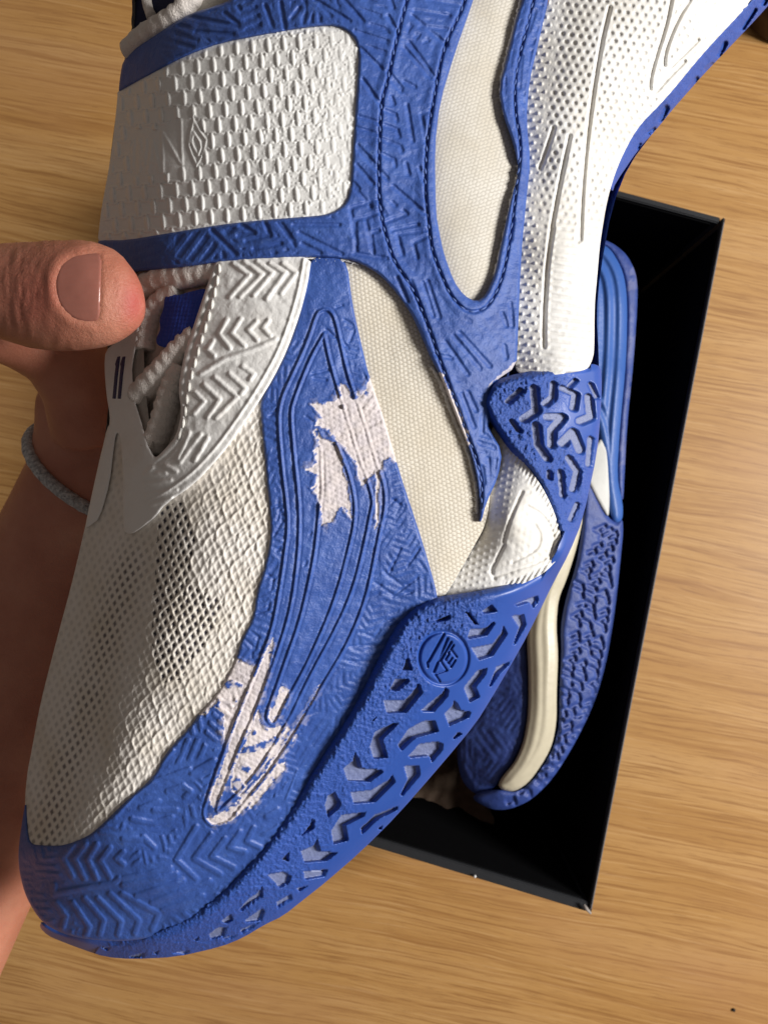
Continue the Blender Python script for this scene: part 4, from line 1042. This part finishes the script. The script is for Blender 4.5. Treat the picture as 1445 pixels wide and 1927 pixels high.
# crumb on the table, and a dark thing at the top right corner
bm = bmesh.new(); bmesh.ops.create_icosphere(bm, subdivisions=2, radius=0.0011)
for v_ in bm.verts: v_.co *= 0.75 + 0.5 * r5.random(); v_.co.z *= 0.6
me = bpy.data.meshes.new('crumb'); bm.to_mesh(me); bm.free()
cr = link('crumb', me, mat_plain('dark_crumb', (0.02, 0.015, 0.012), 0.8)); cr.location = PT(1380, 1901, 0.0006)
tag(cr, 'tiny dark crumb on the table near the bottom right corner', 'crumb')
bm = bmesh.new()
bmesh.ops.create_cone(bm, cap_ends=True, segments=40, radius1=0.034, radius2=0.033, depth=0.03)
bmesh.ops.bevel(bm, geom=[e for e in bm.edges if abs(e.verts[0].co.z - e.verts[1].co.z) < 1e-5], offset=0.003, segments=3, affect='EDGES')
me = bpy.data.meshes.new('round_object'); bm.to_mesh(me); bm.free()
dl = link('round_object', me, mat_plain('dark_brown_plastic', (0.035, 0.018, 0.012), 0.5)); 
p_ = PT(1410, 62, 0.0); d_ = Vector((0.7, 0.72, 0)).normalized()
dl.location = p_ + d_ * 0.034 + Vector((0, 0, 0.0152))
tag(dl, 'dark brown round object cut off by the top right corner of the photo', 'object')

# ------------------------------------------------------------------ hand and forearm
def mat_skin():
    t = NT('skin')
    c = t.ramp(t.noise(55, 4, 0.55), [(0.3, (0.38, 0.135, 0.085)), (0.55, (0.46, 0.185, 0.12)), (0.75, (0.52, 0.235, 0.155))])
    c = t.mix(t.math('MULTIPLY', t.ramp(t.noise(420, 3), [(0.5, (0, 0, 0)), (0.8, (1, 1, 1))]), 0.25), c, (0.40, 0.15, 0.10))
    c = t.mix(t.math('MULTIPLY', t.attr('flush'), 0.85), c, (0.38, 0.06, 0.05))
    nm = t.bump(t.noise(1500, 5, 0.7), 0.00035, 0.7)
    nm = t.bump(t.noise(260, 3, 0.5), 0.0006, 0.25, nm)
    return t.out(c, 0.42, 0.4, nm, **{'Subsurface Weight': 0.12, 'Subsurface Scale': 0.003})
M_SKIN = mat_skin()

def loft(bm, secs, seg=28):
    """secs: (centre Vector, width axis, thickness axis, half width, half thickness)"""
    rings = []
    for c, a, b, w, t in secs:
        rings.append([bm.verts.new(c + a * (w * math.cos(2 * math.pi * k / seg)) + b * (t * math.sin(2 * math.pi * k / seg))) for k in range(seg)])
    for r0, r1 in zip(rings[:-1], rings[1:]):
        for k in range(seg):
            bm.faces.new((r0[k], r0[(k + 1) % seg], r1[(k + 1) % seg], r1[k]))
    bm.faces.new(rings[0][::-1]); bm.faces.new(rings[-1])

def chain(pts, close=True):
    """pts: (u, v, h, half width mm, half thickness mm) -> sections facing along the path"""
    C = [PT(u, v, Z0 + h * 1e-3) for u, v, h, _, _ in pts]; out = []
    for i, (p, c) in enumerate(zip(pts, C)):
        t = (C[min(i + 1, len(C) - 1)] - C[max(i - 1, 0)]).normalized()
        a = t.cross(Vector((0, 0, 1)))
        if a.length < 0.2: a = t.cross(Vector((1, 0, 0)))
        a.normalize(); b = a.cross(t).normalized()
        out.append((c, a, b, p[3] * 1e-3, p[4] * 1e-3))
    return out

bm = bmesh.new()
THUMB = [(266,560,-2.5,1.2,0.8),(262,560,-2.2,4.2,2.6),(252,560,-1.2,6.6,4.6),(238,559,-0.2,8.4,6.2),(215,558,0.2,10.0,7.4),(185,557,-0.2,11.0,8.2),(150,557,-1.2,11.6,8.8),(110,558,-3.6,11.8,9.2),
 (70,557,-6.4,11.5,9.6),(30,552,-10,10.9,10.0),(-5,548,-15,10.2,10.0),(-30,552,-20,9.6,9.6),(-40,575,-25,9.5,9.5),(-12,598,-29,10.2,10),(45,618,-36,10.8,10.6),(110,650,-43,11.8,11.4),(165,710,-51,13.5,13),(205,790,-61,17,15)]
loft(bm, chain(THUMB))
loft(bm, chain([(130,680,-50,8,8),(180,730,-58,15,12),(225,790,-68,21,13),(245,840,-76,26,14)]))
ARM = [(300,700,-78,24,11),(280,760,-78,33,14),(262,820,-78,34,16),(240,880,-80,31,19),(215,940,-84,29.5,21),(180,1010,-90,30,23),(130,1110,-96,31,25),(60,1250,-101,33,28),(-20,1410,-104,35,31),(-110,1590,-105,37,33),(-220,1810,-104,39,35),(-400,2170,-104,42,38)]
loft(bm, chain(ARM), 36)
for k, (u0, v0) in enumerate(((300,680),(340,730),(360,785),(355,840))):
    L = (1.0, 1.1, 1.05, 0.85)[k]
    loft(bm, chain([(u0-70,v0+40,-76,9,9),(u0,v0,-78,8.5,8.5),(u0+90*L,v0-25,-80,8,8),(u0+150*L,v0-30,-74,7.5,7.5),(u0+185*L,v0-25,-62,7,7),(u0+190*L,v0-20,-52,5.5,5.5),(u0+190*L,v0-20,-49,2.5,2.5)]), 20)
bmesh.ops.recalc_face_normals(bm, faces=bm.faces)
me = bpy.data.meshes.new('person'); bm.to_mesh(me); bm.free()
tmp = link('person', me)
rm = tmp.modifiers.new('r', 'REMESH'); rm.mode = 'VOXEL'; rm.voxel_size = 0.0009
sm = tmp.modifiers.new('s', 'SMOOTH'); sm.factor = 0.6; sm.iterations = 14
dg = bpy.context.evaluated_depsgraph_get(); dg.update()
hm = bpy.data.meshes.new_from_object(tmp.evaluated_get(dg))
bpy.data.objects.remove(tmp); hm.name = 'person'
n = len(hm.vertices)
co = np.empty(n * 3, np.float32); hm.vertices.foreach_get('co', co); co = co.reshape(-1, 3).astype(float)
no = np.empty(n * 3, np.float32); hm.vertices.foreach_get('normal', no); no = no.reshape(-1, 3).astype(float)
d = CAM_Z - co[:, 2]; hu = co[:, 0] * F / d + CX; hv = -co[:, 1] * F / d + CY; hz = (co[:, 2] - Z0) * 1e3
isth = (hz > -24) & (hv < 700) & (hu < 300)
top = isth & (no[:, 2] > 0.0)
disp = np.zeros(n)
ZH = lambda p: zoom(p, 0, 430, 2.89)
WR = [smooth_line(ZH(p)) for p in [[(60,120),(45,220),(60,330),(50,450),(70,520)],[(130,130),(110,230),(130,330),(110,430),(120,500)],[(160,120),(150,250),(170,350),(150,450)],[(200,180),(185,280),(205,380)],[(20,190),(10,300),(25,420)],[(90,200),(80,330),(95,400)],[(225,240),(215,330)]]]
NAIL = ZH([(300,300),(312,235),(345,180),(400,145),(470,133),(550,132),(556,200),(550,310),(548,420),(545,500),(470,512),(400,492),(350,450),(312,390)])
disp[top] -= 0.26e-3 * strokes(hu[top], hv[top], WR, 7, 8) * (0.6 + 0.4 * vnoise(hu[top], hv[top], 15, 150))
disp[top] += 0.20e-3 * fbm(hu[top] * 1.6, hv[top] * 0.5, 14, 151)
sd = sdf_loops(hu[top].astype(np.float32), hv[top].astype(np.float32), [chaikin(NAIL)])
fold = np.exp(-((sd - 10) / 9) ** 2) * (hu[top] < 180)
disp[top] += 0.30e-3 * fold - 0.60e-3 * sstep(1, -6, sd)
hm.vertices.foreach_set('co', (co + no * disp[:, None]).astype(np.float32).ravel()); hm.update()
fl = np.zeros(n, np.float32)
fl[isth] = np.exp(-(((hu[isth] - 252) / 26) ** 2 + ((hv[isth] - 572) / 42) ** 2)) * 1.0
fl[isth] += 0.5 * np.exp(-(((hu[isth] - 60) / 50) ** 2 + ((hv[isth] - 560) / 60) ** 2))
hm.attributes.new('flush', 'FLOAT', 'POINT').data.foreach_set('value', fl)
hand = link('person', hm, M_SKIN)
tag(hand, 'bare left hand and forearm gripping the sneaker by its tongue with the thumb', 'person')
# the nail follows the skin it grows on
ti_ = np.where(top)[0]; pick = ti_[sd < 12]
pick = pick[::max(1, len(pick) // 160)]
NB = Relief(np.stack([hu[pick], hv[pick], hz[pick]], -1), 2.0)
M_NAIL = NT('nail')
M_NAIL = M_NAIL.out(M_NAIL.mix(M_NAIL.noise(180, 3), (0.25, 0.09, 0.068), (0.32, 0.125, 0.093)), 0.26, 0.5, M_NAIL.bump(M_NAIL.noise(500, 2), 0.0002, 0.2), **{'Subsurface Weight': 0.05, 'Subsurface Scale': 0.002})
def h_nail(u, v, s):
    return NB(u, v) - 0.08 + 0.16 * sstep(110, 185, u) + 0.012 * np.sin(v * 0.5 + 3 * fbm(u, v, 60, 170)) + 0.12 * fbm(u, v, 50, 171) - 0.25 * (1 - np.clip(-s / 5, 0, 1)) ** 2
sheet('thumbnail', [NAIL], h_nail, M_NAIL, hand, 2.0, 0.8)

# wristband, a grey heathered cord round the wrist
from mathutils.bvhtree import BVHTree
skin_tree = BVHTree.FromPolygons([Vector(x) for x in (co + no * disp[:, None])], [tuple(p.vertices) for p in hm.polygons])
cW = PT(232, 897, Z0 - 0.081); axis = (PT(180, 1010, Z0 - 0.090) - PT(262, 820, Z0 - 0.078)).normalized()
e1 = axis.cross(Vector((0, 0, 1))).normalized(); e2 = e1.cross(axis).normalized()
if e2.z < 0: e2 = -e2
path = []
for k in range(72):
    th = 2 * math.pi * k / 72
    dr = e1 * math.cos(th) + e2 * math.sin(th) + axis * (0.22 * math.sin(th))
    hit = skin_tree.ray_cast(cW + dr * 0.08, -dr)
    p = hit[0] if hit[0] else cW + dr * 0.03
    path.append(p + dr * 0.0010)
path = [((path[i - 1] + path[i] * 2 + path[(i + 1) % 72]) / 4, 0.0019 * (1 + 0.06 * math.sin(i * 2.9))) for i in range(72)]
M_BAND = NT('grey_heather')
M_BAND = M_BAND.out(M_BAND.ramp(M_BAND.noise(900, 4, 0.7), [(0.35, (0.22, 0.22, 0.23)), (0.65, (0.60, 0.61, 0.62))]), 0.9, 0.2, M_BAND.bump(M_BAND.noise(1500, 3), 0.0008, 0.8))
wb = link('wristband', tube_mesh([path], 'wristband', 12, closed=True), M_BAND)
tag(wb, 'grey heathered elastic cord worn round the wrist', 'wristband')
